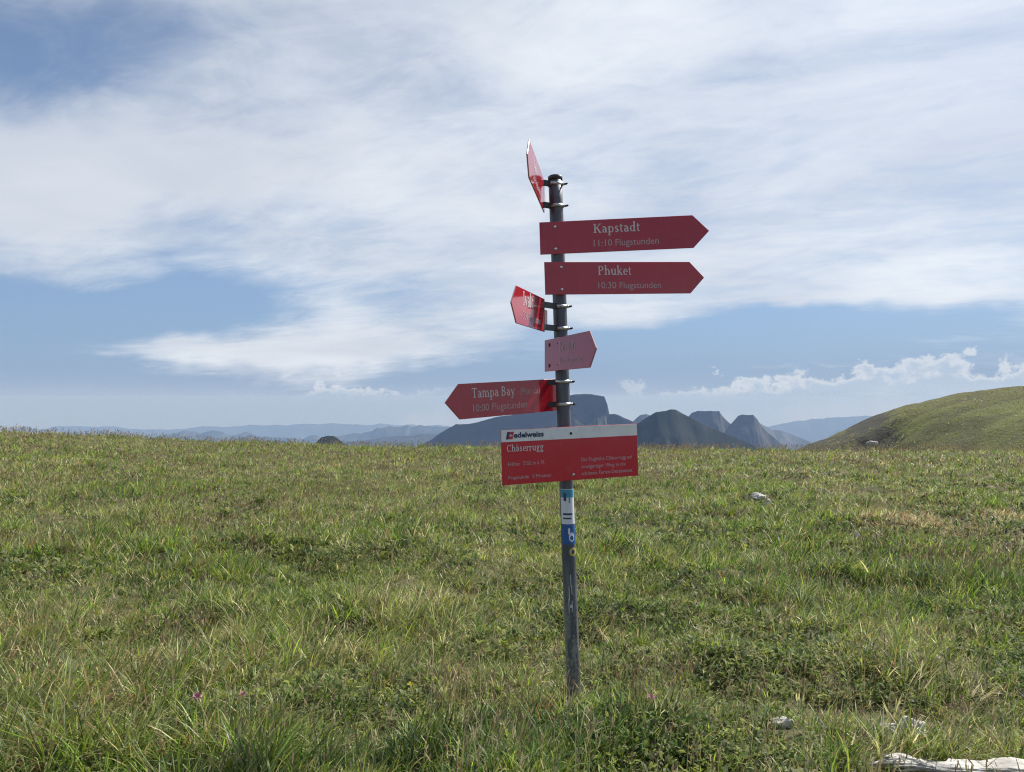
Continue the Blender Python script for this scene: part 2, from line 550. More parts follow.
# ------------------------------------------------------------------ haze over the valleys
hb = bmesh.new()
bmesh.ops.create_cube(hb, size=1.0)
for v in hb.verts:
    v.co = Vector((v.co.x * 84000, v.co.y * 84000, (-2000 if v.co.z < 0 else 45)))
m_haze = bpy.data.materials.new("haze")
m_haze.use_nodes = True
t = NT(m_haze.node_tree)
t.n.clear()
ho = t.new('ShaderNodeOutputMaterial')
pv = t.new('ShaderNodeVolumePrincipled')
pv.inputs['Color'].default_value = (0.28, 0.44, 0.77, 1)
pv.inputs['Absorption Color'].default_value = (0.40, 0.28, 0.0, 1)
pv.inputs['Density'].default_value = 5.4e-5
pv.inputs['Anisotropy'].default_value = 0.08
t.l.new(pv.outputs[0], ho.inputs['Volume'])
haze = link_bm("haze", hb, m_haze)
tag(haze, "blue summer haze filling the valleys", "haze", kind="stuff")
HAZE = haze

# ------------------------------------------------------------------ signpost
POLE_BASE = Vector((0.3142, 3.85, -0.16))
lean = R(-2.02)
AX = Vector((math.sin(lean), 0, math.cos(lean)))      # axis of the leaning post
PR = 0.0345                                           # pole radius
post = bpy.data.objects.new("signpost", None)
col.objects.link(post)
post.location = POLE_BASE
tag(post, "leaning grey steel signpost carrying red arrow signs and one info board", "signpost")


def pole_at(z):
    """point on the pole's axis at world height z"""
    return POLE_BASE + AX * ((z - POLE_BASE.z) / AX.z)


bpy.context.view_layer.update()


def child(o, parent):
    """parent o (built in world coordinates) without moving it"""
    o.parent = parent
    o.matrix_parent_inverse = parent.matrix_world.inverted()
    return o


m_pole, t, b = pmat("weathered_grey_steel", (0.075, 0.085, 0.105), 0.5, 0.5, 0.35)
tc = t.new('ShaderNodeTexCoord')
ox, oy, oz = t.sep(tc.outputs['Object'])
sv = t.xyz(t.mul(ox, 40), t.mul(oy, 40), t.mul(oz, 5))
f = t.noise(sv, 1.0, 6, 0.65)
f2 = t.noise(tc.outputs['Object'], 60, 4, 0.7)
c = t.mix(t.ss(f, 0.35, 0.7), (0.070, 0.080, 0.100), (0.130, 0.142, 0.165))
wear = t.mul(t.ss(oz, 0.2, 0.95, 1.0, 0.0), t.ss(t.add(t.mul(f2, 0.5), t.mul(f, 0.5)), 0.44, 0.60))
c = t.mix(wear, c, (0.30, 0.285, 0.265))
t.l.new(c, b.inputs['Base Color'])
t.l.new(t.ss(f, 0.3, 0.7, 0.42, 0.62), b.inputs['Roughness'])

m_galv, t, b = pmat("galvanised_steel", (0.46, 0.47, 0.49), 0.34, 0.5, 0.9)
vary(t, b, (0.36, 0.37, 0.39, 1)[:3], (0.56, 0.57, 0.59), 90, rough=(0.28, 0.5))
m_dark, t, b = pmat("black_bracket_steel", (0.022, 0.022, 0.026), 0.5, 0.5)
m_screw, t, b = pmat("stainless_screw", (0.62, 0.62, 0.64), 0.28, 0.5, 0.85)


def red_mat(name, c0, c1, rough):
    m, t, b = pmat(name, c0, rough, 0.6, 0.0, 0.0)
    tc = t.new('ShaderNodeTexCoord')
    f = t.noise(tc.outputs['Object'], 7.0, 5, 0.6)
    f2 = t.noise(tc.outputs['Object'], 160.0, 3, 0.6)
    t.l.new(t.mix(f, c0, c1), b.inputs['Base Color'])
    t.l.new(t.ss(t.add(t.mul(f, 0.7), t.mul(f2, 0.3)), 0.3, 0.7, rough * 0.8, rough * 1.35), b.inputs['Roughness'])
    # rain streaks and a little bleached dust
    ox_, oy_, oz_ = t.sep(tc.outputs['Object'])
    f3 = t.noise(t.xyz(t.mul(ox_, 60.0), t.mul(oy_, 5.0), oz_), 1.0, 5, 0.65)
    f5 = t.noise(tc.outputs['Object'], 32.0, 6, 0.7)
    dust = t.mul(t.ss(t.add(t.mul(f3, 0.5), t.mul(f5, 0.5)), 0.50, 0.72), 0.30)
    base_c = t.mix(f, c0, c1)
    t.l.new(t.mix(dust, base_c, (0.40, 0.13, 0.12)), b.inputs['Base Color'])
    return m


m_red = red_mat("red_enamel", (0.34, 0.012, 0.024), (0.42, 0.018, 0.032), 0.095)
m_red_board = red_mat("red_enamel_board", (0.47, 0.016, 0.036), (0.55, 0.022, 0.045), 0.14)
m_edge, t, b = pmat("sign_edge", (0.40, 0.27, 0.27), 0.5)
m_white, t, b = pmat("white_lettering", (0.6, 0.58, 0.58), 0.45)
vary(t, b, (0.56, 0.52, 0.53), (0.66, 0.62, 0.63), 60)
m_thin, t, b = pmat("thin_white_lettering", (0.48, 0.34, 0.36), 0.45)
m_mauve, t, b = pmat("faded_lettering", (0.42, 0.26, 0.29), 0.3)
m_band, t, b = pmat("white_enamel", (0.72, 0.73, 0.75), 0.3)
vary(t, b, (0.66, 0.67, 0.69), (0.76, 0.77, 0.79), 9, rough=(0.22, 0.4))
m_sheen, t, b = pmat("pale_sky_sheen", (0.62, 0.45, 0.48), 0.3)  # sky reflected in a board's tail, put into a pale base colour
m_navy, t, b = pmat("navy_print", (0.012, 0.022, 0.085), 0.45)
m_logo_red, t, b = pmat("red_print", (0.42, 0.03, 0.05), 0.45)


def ring_tube(bm, pts, rads, seg=24, cap=True):
    """tube along points with radii"""
    rings = []
    for i, p in enumerate(pts):
        a = pts[max(i - 1, 0)]; c_ = pts[min(i + 1, len(pts) - 1)]
        d = (c_ - a).normalized()
        u = d.orthogonal().normalized() if abs(d.z) < 0.9 else Vector((1, 0, 0)).cross(d).normalized()
        w = d.cross(u).normalized()
        rings.append([bm.verts.new(p + (u * math.cos(2 * math.pi * k / seg) + w * math.sin(2 * math.pi * k / seg)) * rads[i]) for k in range(seg)])
    for i in range(len(rings) - 1):
        for k in range(seg):
            f_ = bm.faces.new((rings[i][k], rings[i][(k + 1) % seg], rings[i + 1][(k + 1) % seg], rings[i + 1][k]))
            f_.smooth = True
    if cap:
        bm.faces.new(rings[0][::-1]); bm.faces.new(rings[-1])
    return rings


ZTOP = EYE + 1.1158
bm = bmesh.new()
LEN = (ZTOP - POLE_BASE.z) / AX.z - 0.013
ring_tube(bm, [POLE_BASE + AX * (LEN * k / 20) for k in range(21)], [PR] * 21, 32)
for v in bm.verts:
    v.co -= POLE_BASE
pole = link_bm("pole", bm, m_pole, post)
bm = bmesh.new()
ring_tube(bm, [AX * (LEN - 0.016), AX * (LEN + 0.004), AX * (LEN + 0.010)], [PR + 0.0022, PR + 0.0022, PR - 0.006], 32)
capo = link_bm("pole_cap", bm, m_dark, post)
capo['label'] = "dark plastic cap on the top of the pole"


# ---- serif letters drawn as strokes -------------------------------------------------
def G(adv, *strokes):
    return adv, strokes


TH, TN = 0.115, 0.055


def st_(x, y0, y1, w=TH): return ('l', x, y0, x, y1, w)
def se_(x, y, w=0.2): return ('s', x, y, w)
def ln_(x0, y0, x1, y1, w): return ('l', x0, y0, x1, y1, w)
def ar_(cx, cy_, rx, ry, a0, a1): return ('a', cx, cy_, rx, ry, a0, a1)


XH, CAP, ASC, DSC = 0.47, 0.68, 0.74, -0.22
GL = {
    'K': G(0.70, st_(.14, 0, CAP), se_(.14, 0, .26), se_(.14, CAP, .26), ln_(.17, .28, .56, CAP, TN), ln_(.28, .39, .58, 0, TH), se_(.59, 0, .22), se_(.56, CAP, .2)),
    'P': G(0.59, st_(.14, 0, CAP), se_(.14, 0, .26), se_(.13, CAP, .22), ar_(.24, .50, .27, .175, -90, 90), ln_(.14, CAP - .02, .26, CAP - .02, TN), ln_(.14, .325, .26, .325, TN)),
    'T': G(0.63, st_(.31, 0, CAP), se_(.31, 0, .28), ln_(.04, CAP - .03, .58, CAP - .03, .06), ln_(.05, CAP, .04, CAP - .16, .04), ln_(.57, CAP, .58, CAP - .16, .04)),
    'B': G(0.63, st_(.14, 0, CAP), se_(.13, 0, .22), se_(.13, CAP, .22), ar_(.24, .515, .22, .15, -90, 90), ar_(.25, .19, .28, .17, -90, 90), ln_(.14, CAP - .02, .26, CAP - .02, TN), ln_(.14, .36, .26, .36, TN), ln_(.14, .02, .26, .02, TN)),
    'C': G(0.66, ar_(.36, .34, .29, .33, 50, 310), ln_(.56, .52, .57, CAP, .05), ln_(.55, .10, .60, .16, .05)),
    'I': G(0.32, st_(.16, 0, CAP), se_(.16, 0, .26), se_(.16, CAP, .26)),
    'a': G(0.49, st_(.34, .03, .36), ar_(.20, .34, .14, .12, 0, 165), ar_(.21, .14, .15, .13, 60, 320), ln_(.34, .05, .46, .01, TN)),
    'ä': G(0.49, st_(.34, .03, .36), ar_(.20, .34, .14, .12, 0, 165), ar_(.21, .14, .15, .13, 60, 320), ln_(.34, .05, .46, .01, TN), ('d', .13, .62, .045), ('d', .30, .62, .045)),
    'p': G(0.55, st_(.13, DSC, XH), se_(.13, DSC, .24), se_(.08, XH, .12), ar_(.28, .23, .20, .22, -150, 150)),
    's': G(0.41, ar_(.20, .345, .125, .115, 20, 250), ar_(.20, .12, .135, .115, -160, 75), ln_(.10, .29, .30, .18, .085)),
    't': G(0.34, st_(.14, .05, .60, .09), ln_(.03, XH - .03, .29, XH - .03, TN), ar_(.21, .09, .085, .085, 180, 320)),
    'd': G(0.56, st_(.40, 0, ASC), se_(.36, ASC, .12), se_(.45, 0, .12), ar_(.25, .23, .19, .22, 30, 330)),
    'h': G(0.57, st_(.13, 0, ASC), se_(.09, ASC, .12), se_(.13, 0, .23), ar_(.28, .31, .155, .14, 0, 150), st_(.43, 0, .33), se_(.43, 0, .2)),
    'u': G(0.57, st_(.13, .12, XH), se_(.09, XH, .12), ar_(.27, .15, .15, .14, 180, 340), st_(.42, 0, XH), se_(.38, XH, .12), se_(.47, 0, .12)),
    'k': G(0.56, st_(.13, 0, ASC), se_(.09, ASC, .12), se_(.13, 0, .23), ln_(.15, .19, .41, XH, TN), ln_(.23, .27, .46, 0, TH), se_(.47, 0, .18), se_(.41, XH, .18)),
    'e': G(0.48, ar_(.25, .23, .19, .22, 0, 315), ln_(.09, .25, .43, .25, .04)),
    'm': G(0.86, st_(.13, 0, XH), se_(.09, XH, .12), se_(.13, 0, .22), ar_(.27, .32, .145, .13, 0, 150), st_(.42, 0, .33), se_(.42, 0, .2), ar_(.57, .32, .145, .13, 0, 150), st_(.71, 0, .33), se_(.71, 0, .2)),
    'y': G(0.51, ln_(.09, XH, .27, .02, TH), ln_(.43, XH, .22, -.12, TN), ar_(.15, -.12, .075, .075, 200, 360), se_(.09, XH, .2), se_(.43, XH, .17)),
    'r': G(0.40, st_(.13, 0, XH), se_(.09, XH, .12), se_(.13, 0, .24), ar_(.28, .31, .13, .13, 60, 170), ('d', .34, .39, .05)),
    'g': G(0.50, ar_(.22, .31, .15, .15, 0, 360), ar_(.23, -.09, .18, .11, 0, 360), ln_(.12, .18, .16, .03, .06), ln_(.16, .03, .36, .0, .06), ln_(.34, .42, .47, .45, .05)),
    'n': G(0.57, st_(.13, 0, XH), se_(.09, XH, .12), se_(.13, 0, .23), ar_(.28, .31, .155, .14, 0, 150), st_(.43, 0, .33), se_(.43, 0, .2)),
    'v': G(0.52, ln_(.08, XH, .27, .0, TH), ln_(.44, XH, .26, .0, TN), se_(.09, XH, .2), se_(.43, XH, .16)),
    'l': G(0.29, st_(.14, 0, ASC), se_(.10, ASC, .12), se_(.14, 0, .23)),
    'o': G(0.52, ar_(.26, .23, .20, .22, 0, 360)),
    ' ': G(0.26),
}


def serif_bm(text, size, track=0.0):
    """letters as flat vinyl strokes in the XY plane, each stroke a hair above the last so that none share a plane"""
    bm = bmesh.new()
    x = 0.0
    lay = [0]

    def poly(pts):
        lay[0] += 1
        z = 0.00004 * (lay[0] % 12)
        vs = [bm.verts.new((px_ * size, py_ * size, z)) for px_, py_ in pts]
        try:
            f_ = bm.faces.new(vs)
            f_.normal_update()
            if f_.normal.z < 0: f_.normal_flip()
        except ValueError:
            pass

    for ch in text:
        adv, strokes = GL[ch]
        for s in strokes:
            if s[0] == 'l':
                _, x0, y0, x1, y1, w = s
                dx, dy = x1 - x0, y1 - y0
                L = math.hypot(dx, dy)
                nx_, ny_ = -dy / L * w / 2, dx / L * w / 2
                poly([(x + x0 + nx_, y0 + ny_), (x + x0 - nx_, y0 - ny_), (x + x1 - nx_, y1 - ny_), (x + x1 + nx_, y1 + ny_)])
            elif s[0] == 's':
                _, sx, sy, w = s
                h_ = 0.045
                y0 = sy if sy <= 0 else sy - h_
                poly([(x + sx - w / 2, y0), (x + sx + w / 2, y0), (x + sx + w / 2, y0 + h_), (x + sx - w / 2, y0 + h_)])
            elif s[0] == 'd':
                _, dx, dy, r = s
                poly([(x + dx + r * math.cos(k * math.pi / 5), dy + r * math.sin(k * math.pi / 5)) for k in range(10)])
            else:
                _, cx_, cyy, rx, ry, a0, a1 = s
                n = max(6, int(abs(a1 - a0) / 18))
                lay[0] += 1
                z = 0.00004 * (lay[0] % 12)
                prev = None
                for k in range(n + 1):
                    a = R(a0 + (a1 - a0) * k / n)
                    w = TN + (TH - TN) * abs(math.cos(a)) ** 1.5
                    o_ = bm.verts.new(((x + cx_ + (rx + w * 0.15) * math.cos(a)) * size, (cyy + (ry + .02) * math.sin(a)) * size, z))
                    rxi, ryi = rx + w * 0.15 - w, ry + .02 - w
                    i_ = bm.verts.new(((x + cx_ + rxi * math.cos(a)) * size, (cyy + ryi * math.sin(a)) * size, z))
                    if prev:
                        f_ = bm.faces.new((prev[1], i_, o_, prev[0])) if False else bm.faces.new((prev[0], o_, i_, prev[1]))
                        f_.normal_update()
                        if f_.normal.z < 0: f_.normal_flip()
                    prev = (o_, i_)
        x += adv + track
    return bm, x * size


def sans_mesh(text, size, bold=0.0, shear=0.0, spacing=1.0):
    cu = bpy.data.curves.new("text", 'FONT')
    cu.body = text
    cu.size = size
    cu.offset = bold
    cu.shear = shear
    cu.space_character = spacing
    cu.resolution_u = 3
    o = bpy.data.objects.new("text", cu)
    col.objects.link(o)
    dg = bpy.context.evaluated_depsgraph_get()
    me = bpy.data.meshes.new_from_object(o.evaluated_get(dg))
    bpy.data.objects.remove(o)
    bpy.data.curves.remove(cu)
    xs = [v.co.x for v in me.vertices]
    return me, (min(xs), max(xs)) if xs else (0, 0)


TTH = 0.006       # thickness of a sign board


class Sign:
    """a board with its own axes: u along the writing, w up, n out of the written face; o = origin on that face"""
    def __init__(self, o, u, w):
        self.o, self.u, self.w = Vector(o), Vector(u).normalized(), Vector(w).normalized()
        self.n = self.u.cross(self.w).normalized()
        self.w = self.n.cross(self.u).normalized()
        self.M = Matrix((self.u, self.w, self.n)).transposed().to_4x4()
        self.M.translation = self.o

    def panel(self, name, outline, mat, label=None, bevel=0.0012):
        bm = bmesh.new()
        vs = [bm.verts.new((p[0], p[1], 0)) for p in outline]
        f_ = bm.faces.new(vs)
        f_.normal_update()
        if f_.normal.z < 0: f_.normal_flip()
        ex = bmesh.ops.extrude_face_region(bm, geom=[f_])
        for v in [g_ for g_ in ex['geom'] if isinstance(g_, bmesh.types.BMVert)]:
            v.co.z -= TTH
        bmesh.ops.recalc_face_normals(bm, faces=bm.faces)
        bmesh.ops.bevel(bm, geom=list(bm.edges), offset=bevel, segments=1, affect='EDGES')
        ob = link_bm(name, bm, mat)
        ob.data.materials.append(m_edge)
        for p in ob.data.polygons:
            if abs(p.normal.z) < 0.3: p.material_index = 1
        ob.parent = post
        ob.matrix_parent_inverse = post.matrix_world.inverted()
        ob.matrix_world = self.M
        if label: ob['label'] = label
        self.ob = ob
        return ob

    def _sub(self, ob):
        ob.parent = self.ob
        return ob

    def serif(self, text, x, y, size, mat=None, squeeze=1.0):
        bm, w = serif_bm(text, size)
        for v in bm.verts:
            v.co.x = v.co.x * squeeze + x
            v.co.y += y
            v.co.z += 0.0008
        return self._sub(link_bm("destination_lettering", bm, mat or m_white))

    def sans(self, text, x, y, size, mat=None, width=None, name="lettering", bold=0.0, shear=0.0, spacing=1.0):
        me, (a, b_) = sans_mesh(text, size, bold, shear, spacing)
        k = (width / (b_ - a)) if width else 1.0
        for v in me.vertices:
            v.co.x = (v.co.x - a) * k + x
            v.co.y += y
            v.co.z += 0.0009
        return self._sub(link_mesh(name, me, mat or m_thin, None, False))

    def screw(self, x, y, mat=None, r=0.0075):
        bm = bmesh.new()
        ring_tube(bm, [Vector((x, y, 0.0003)), Vector((x, y, 0.003)), Vector((x, y, 0.0048))], [r, r * 0.92, r * 0.45], 14)
        return self._sub(link_bm("screw", bm, mat or m_screw))

    def sub_box(self, name, x0, x1, y0, y1, z0, z1, mat, bev=0.0015):
        bm = bmesh.new()
        bmesh.ops.create_cube(bm, size=1.0)
        for v in bm.verts:
            v.co = Vector((x0 if v.co.x < 0 else x1, y0 if v.co.y < 0 else y1, z0 if v.co.z < 0 else z1))
        bmesh.ops.bevel(bm, geom=list(bm.edges), offset=bev, segments=2, affect='EDGES')
        return self._sub(link_bm(name, bm, mat))


def frame(yaw, roll):
    """axes of a board turned by yaw and tilted by roll in its own plane (degrees)"""
    c_, s_ = math.cos(R(yaw)), math.sin(R(yaw))
    u = Vector((c_, s_, 0)); w = Vector((0, 0, 1))
    return u * math.cos(R(roll)) + w * math.sin(R(roll)), w * math.cos(R(roll)) - u * math.sin(R(roll))


H = 0.161


def clamp(sign, z, bx, side):
    """hose clamp round the pole at height z plus the dark bracket arm to the board edge at bx (board x)"""
    c0 = pole_at(z)
    bm = bmesh.new()
    # band: short open ring following the pole axis
    seg = 28
    prof = [(-0.008, PR + 0.0008), (-0.008, PR + 0.0035), (0.008, PR + 0.0035), (0.008, PR + 0.0008)]
    u = AX.orthogonal().normalized(); w = AX.cross(u).normalized()
    rings = []
    for k in range(seg):
        a = 2 * math.pi * k / seg
        dd = u * math.cos(a) + w * math.sin(a)
        rings.append([bm.verts.new(c0 + AX * h_ + dd * r_) for h_, r_ in prof])
    for k in range(seg):
        A_, B_ = rings[k], rings[(k + 1) % seg]
        for j in range(4):
            f_ = bm.faces.new((A_[j], A_[(j + 1) % 4], B_[(j + 1) % 4], B_[j])); f_.smooth = True
    # worm-screw housing and its bolt, sticking out on the side away from the board
    e = side
    p0 = c0 + e * (PR + 0.002)
    ring_tube(bm, [p0, p0 + e * 0.010], [0.007, 0.007], 10)
    bmesh.ops.recalc_face_normals(bm, faces=bm.faces)
    inv = sign.M.inverted()
    for v in bm.verts: v.co = inv @ v.co
    sign._sub(link_bm("pole_clamp", bm, m_galv))
    bm = bmesh.new()
    ring_tube(bm, [p0 + e * 0.0102, p0 + e * 0.019, p0 + e * 0.026 + AX * 0.004], [0.0055, 0.005, 0.0042], 10)
    for v in bm.verts: v.co = inv @ v.co
    sign._sub(link_bm("clamp_bolt", bm, m_dark))
    # bracket arm between pole and board, a flat dark bar
    pb = sign.M @ Vector((bx, 0, -TTH / 2))
    pl_ = inv @ c0
    y = pl_.y
    q0 = Vector((bx - 0.030 * (1 if pl_.x < bx else -1) * -1, y, -TTH - 0.004))
    a3 = sign.M @ Vector((bx + (0.035 if pl_.x < bx else -0.035), y, -TTH - 0.006))
    d3 = (c0 - a3); L3 = d3.length - PR * 0.9; d3.normalize()
    bm = bmesh.new()
    up = AX
    sd_ = d3.cross(up).normalized()
    vs = []
    for t_ in (0, L3):
        for su in (-1, 1):
            for sv in (-1, 1):
                vs.append(bm.verts.new(a3 + d3 * t_ + up * su * 0.0145 + sd_ * sv * 0.0055))
    for fidx in ((0, 1, 3, 2), (4, 6, 7, 5), (0, 4, 5, 1), (2, 3, 7, 6), (0, 2, 6, 4), (1, 5, 7, 3)):
        bm.faces.new([vs[i] for i in fidx])
    bmesh.ops.recalc_face_normals(bm, faces=bm.faces)
    bmesh.ops.bevel(bm, geom=list(bm.edges), offset=0.0015, segments=2, affect='EDGES')
    for v in bm.verts: v.co = inv @ v.co
    sign._sub(link_bm("bracket", bm, m_dark))


def right_arrow(o, yaw, roll, L, tip, label):
    u, w = frame(yaw, roll)
    s = Sign(o, u, w)
    s.panel("arrow_sign", [(0, -H / 2), (L, -H / 2), (L + tip, 0), (L, H / 2), (0, H / 2)], m_red, label)
    return s


def left_arrow(o, yaw, roll, L, tip, label, tail=0.0):
    """o is the tail end (at the pole); yaw points from the tail to the tip; the written face is read the other way"""
    u, w = frame(yaw, roll)
    s = Sign(o, -u, w)
    s.panel("arrow_sign", [(tail, -H / 2), (tail, H / 2), (-L, H / 2), (-L - tip, 0), (-L, -H / 2)], m_red, label)
    return s


E0 = Vector((0, 0, EYE))
# -- top arrow, seen almost edge on
s = left_arrow(E0 + Vector((0.1635, 3.842, 1.004)), 261.8, -0.2, 0.63, 0.066, "topmost arrow sign seen almost edge on, sky glinting off its face")
s.serif("Ivalo", -0.50, 0.006, 0.075)
s.sans("3:30 Flugstunden", -0.50, -0.047, 0.045, name="flight_time_lettering", width=0.30)
side = Vector((0.96, -0.28, 0)).normalized()
for z in (EYE + 1.067, EYE + 0.957):
    clamp(s, z, -0.002, side)
s.sub_box("sky_sheen_strip", 0.001, 0.07, -0.040, 0.030, -0.0045, -0.0015, m_sheen, 0.0005)  # added strip, its pale colour stands for sky reflected in the board's tail
# -- Kapstadt
s = right_arrow(E0 + Vector((0.138, 3.812, 0.788)), -4.0, 1.8, 0.752, 0.078, "upper of the two long right pointing arrows, lettered Kapstadt")
s.serif("Kapstadt", 0.266, 0.0145, 0.066, squeeze=0.90)
s.sans("11:10 Flugstunden", 0.266, -0.052, 0.047, name="flight_time_lettering", width=0.318)
s.screw(0.078, 0.055); s.screw(0.078, -0.055)
# -- Phuket
s = right_arrow(E0 + Vector((0.163, 3.809, 0.589)) * 0.9915, 10.5, 1.9, 0.760, 0.077, "lower of the two long right pointing arrows, lettered Phuket")
s.serif("Phuket", 0.272, 0.0155, 0.066, squeeze=0.86)
s.sans("10:30 Flugstunden", 0.272, -0.052, 0.047, name="flight_time_lettering", width=0.330)
s.screw(0.085, 0.055); s.screw(0.085, -0.055)
# -- short bright one on the left
s = left_arrow(E0 + Vector((0.16, 3.757, 0.399)), 253.7, -0.4, 0.50, 0.079, "bright red sunlit arrow sign jutting forward on the left")
s.serif("Ivalo", -0.40, 0.010, 0.088)
s.sans("3:30 Flugstunden", -0.40, -0.052, 0.05, name="flight_time_lettering", width=0.31)
for z in (EYE + 0.452, EYE + 0.342):
    clamp(s, z, -0.002, side)
s.sub_box("sky_sheen_strip", 0.001, 0.062, -0.042, 0.030, -0.0045, -0.0015, m_sheen, 0.0005)  # same added strip, the sky's reflection painted in as pale pink
# -- dull one on the right, reflecting the sky
s = right_arrow(E0 + Vector((0.167, 3.935, 0.21)), -73.5, -0.1, 0.604, 0.074, "dull mauve arrow sign jutting forward on the right of the pole")
s.serif("Bergen", 0.22, 0.012, 0.070, m_mauve)
s.sans("2:15 Flugstunden", 0.22, -0.050, 0.047, m_mauve, name="flight_time_lettering", width=0.30)
s.screw(0.075, 0.052, m_dark, 0.010); s.screw(0.075, -0.052, m_dark, 0.010)
for yy in (0.052, -0.052):
    p = s.M @ Vector((0.20, yy, -TTH))
    q = pole_at(p.z)
    inv = s.M.inverted()
    d3 = q - p
    bm = bmesh.new()
    ring_tube(bm, [inv @ p, inv @ (p + d3.normalized() * max(d3.length - PR * 0.9, 0.01))], [0.009, 0.009], 12)
    s._sub(link_bm("stand_off", bm, m_dark))
# -- Tampa Bay
s = left_arrow(E0 + Vector((0.228, 3.905, 0.012)), 223.1, -3.0, 0.639, 0.081, "arrow sign pointing left, lettered Tampa Bay")
s.serif("Tampa Bay", -0.565, 0.013, 0.066, squeeze=0.84)
s.sans("(Florida)", -0.262, 0.014, 0.045, name="state_lettering", width=0.140)
s.sans("10:00 Flugstunden", -0.560, -0.050, 0.047, name="flight_time_lettering", width=0.345)
for z in (EYE + 0.076, EYE - 0.036):
    clamp(s, z, -0.03, side)
# -- info board
u, w = frame(19.8, 1.7)
BW, BH = 0.732, 0.264
s = Sign(E0 + Vector((-0.051, 3.744, -0.295)) * 0.9785, u, w)
brd = s.panel("info_board", [(0, -BH / 2), (BW, -BH / 2), (BW, BH / 2), (0, BH / 2)], m_red_board, "rectangular red board with a white header, lettered Chäserrugg")
s.sub_box("header_band", 0.0015, BW - 0.0015, BH / 2 - 0.059, BH / 2 - 0.0015, -0.002, 0.0012, m_band, 0.0004)
o = s.serif("Chäserrugg", 0.026, 0.026, 0.048, squeeze=0.80)
o.name = "summit_lettering"
s.sans("Höhe", 0.032, -0.042, 0.026, width=0.058)
s.sans("2'262 m ü. M.", 0.108, -0.042, 0.026, width=0.112)
s.sans("Flugstunde", 0.032, -0.106, 0.024, width=0.105)
s.sans("0 Minuten", 0.155, -0.106, 0.024, width=0.095)
for k, (txt, wd) in enumerate((("Die Flughöhe Chäserrugg auf", 0.285), ("einzigartiger Weg in die", 0.245), ("schönste Ferien-Destination.", 0.285))):
    s.sans(txt, 0.415, -0.042 - 0.034 * k, 0.026, width=wd)
s.sans("edelweiss", 0.064, BH / 2 - 0.040, 0.036, m_navy, width=0.155, bold=0.0012, name="header_lettering").location.z = 0.0012
for nm, xa, xb, mt in (("emblem_blue", 0.0, 0.010, m_navy), ("emblem_red", 0.010, 0.034, m_logo_red)):
    bm = bmesh.new()
    vs = [bm.verts.new(p) for p in ((0.024 + xa, BH / 2 - 0.047, 0.0018), (0.024 + xb, BH / 2 - 0.047, 0.0018), (0.032 + xb, BH / 2 - 0.011, 0.0018), (0.032 + xa, BH / 2 - 0.011, 0.0018))]
    bm.faces.new(vs)
    s._sub(link_bm(nm, bm, mt))
bm = bmesh.new()
for (xa, ya, xb, yb) in ((0.041, -0.0315, 0.058, -0.0275), (0.0475, -0.037, 0.0515, -0.022)):
    zz_ = 0.0022 if xa < 0.045 else 0.0024
    bm.faces.new([bm.verts.new(p) for p in ((xa, BH / 2 + ya, zz_), (xb, BH / 2 + ya, zz_), (xb, BH / 2 + yb, zz_), (xa, BH / 2 + yb, zz_))])
s._sub(link_bm("emblem_flower", bm, m_white))
s.screw(0.364, BH / 2 - 0.033, m_dark, 0.007); s.screw(0.372, -BH / 2 + 0.028)
# clamps that hold the board to the pole behind it
for yy in (BH / 2 - 0.033, -BH / 2 + 0.028):
    p = s.M @ Vector((0.364, yy, -TTH))
    q = pole_at(p.z)
    d3 = (q - p)
    inv = s.M.inverted()
    bm = bmesh.new()
    ring_tube(bm, [inv @ p, inv @ (p + d3.normalized() * max(d3.length - PR * 0.95, 0.01))], [0.011, 0.011], 12)
    s._sub(link_bm("stand_off", bm, m_dark))


# -- stickers and scratches on the pole: curved sheets wrapped round it
def wrap(name, z0, z1, a0, a1, mat, label=None, parent=post, lift=0.0006, shape=None):
    """a sheet on the pole between heights z0..z1 (world) and angles a0..a1 (0 = towards the camera, + to the right)"""
    bm = bmesh.new()
    c0 = pole_at(z0); c1 = pole_at(z1)
    n = 12
    fw = Vector((0, -1, 0)); rt = Vector((1, 0, 0))
    rows = []
    for j in range(7):
        row = []
        cc_ = c0.lerp(c1, j / 6)
        for k in range(n + 1):
            a = R(a0 + (a1 - a0) * k / n)
            if shape == 'disc':
                hw = math.sqrt(max(0.0, 1 - (j / 3 - 1) ** 2)) * 0.98 + 0.02
                a = R((a0 + a1) / 2 + (a1 - a0) / 2 * (2 * k / n - 1) * hw)
            row.append(bm.verts.new(cc_ + (fw * math.cos(a) + rt * math.sin(a)) * (PR + lift)))
        rows.append(row)
    for j in range(6):
        for k in range(n):
            f_ = bm.faces.new((rows[j][k], rows[j][k + 1], rows[j + 1][k + 1], rows[j + 1][k]))
            f_.smooth = True
    for v in bm.verts:
        v.co -= POLE_BASE
    ob = link_bm(name, bm, mat, post)
    if label: ob['label'] = label
    return ob


def zrow(py):
    return EYE - (py - HOR) / F * 3.815


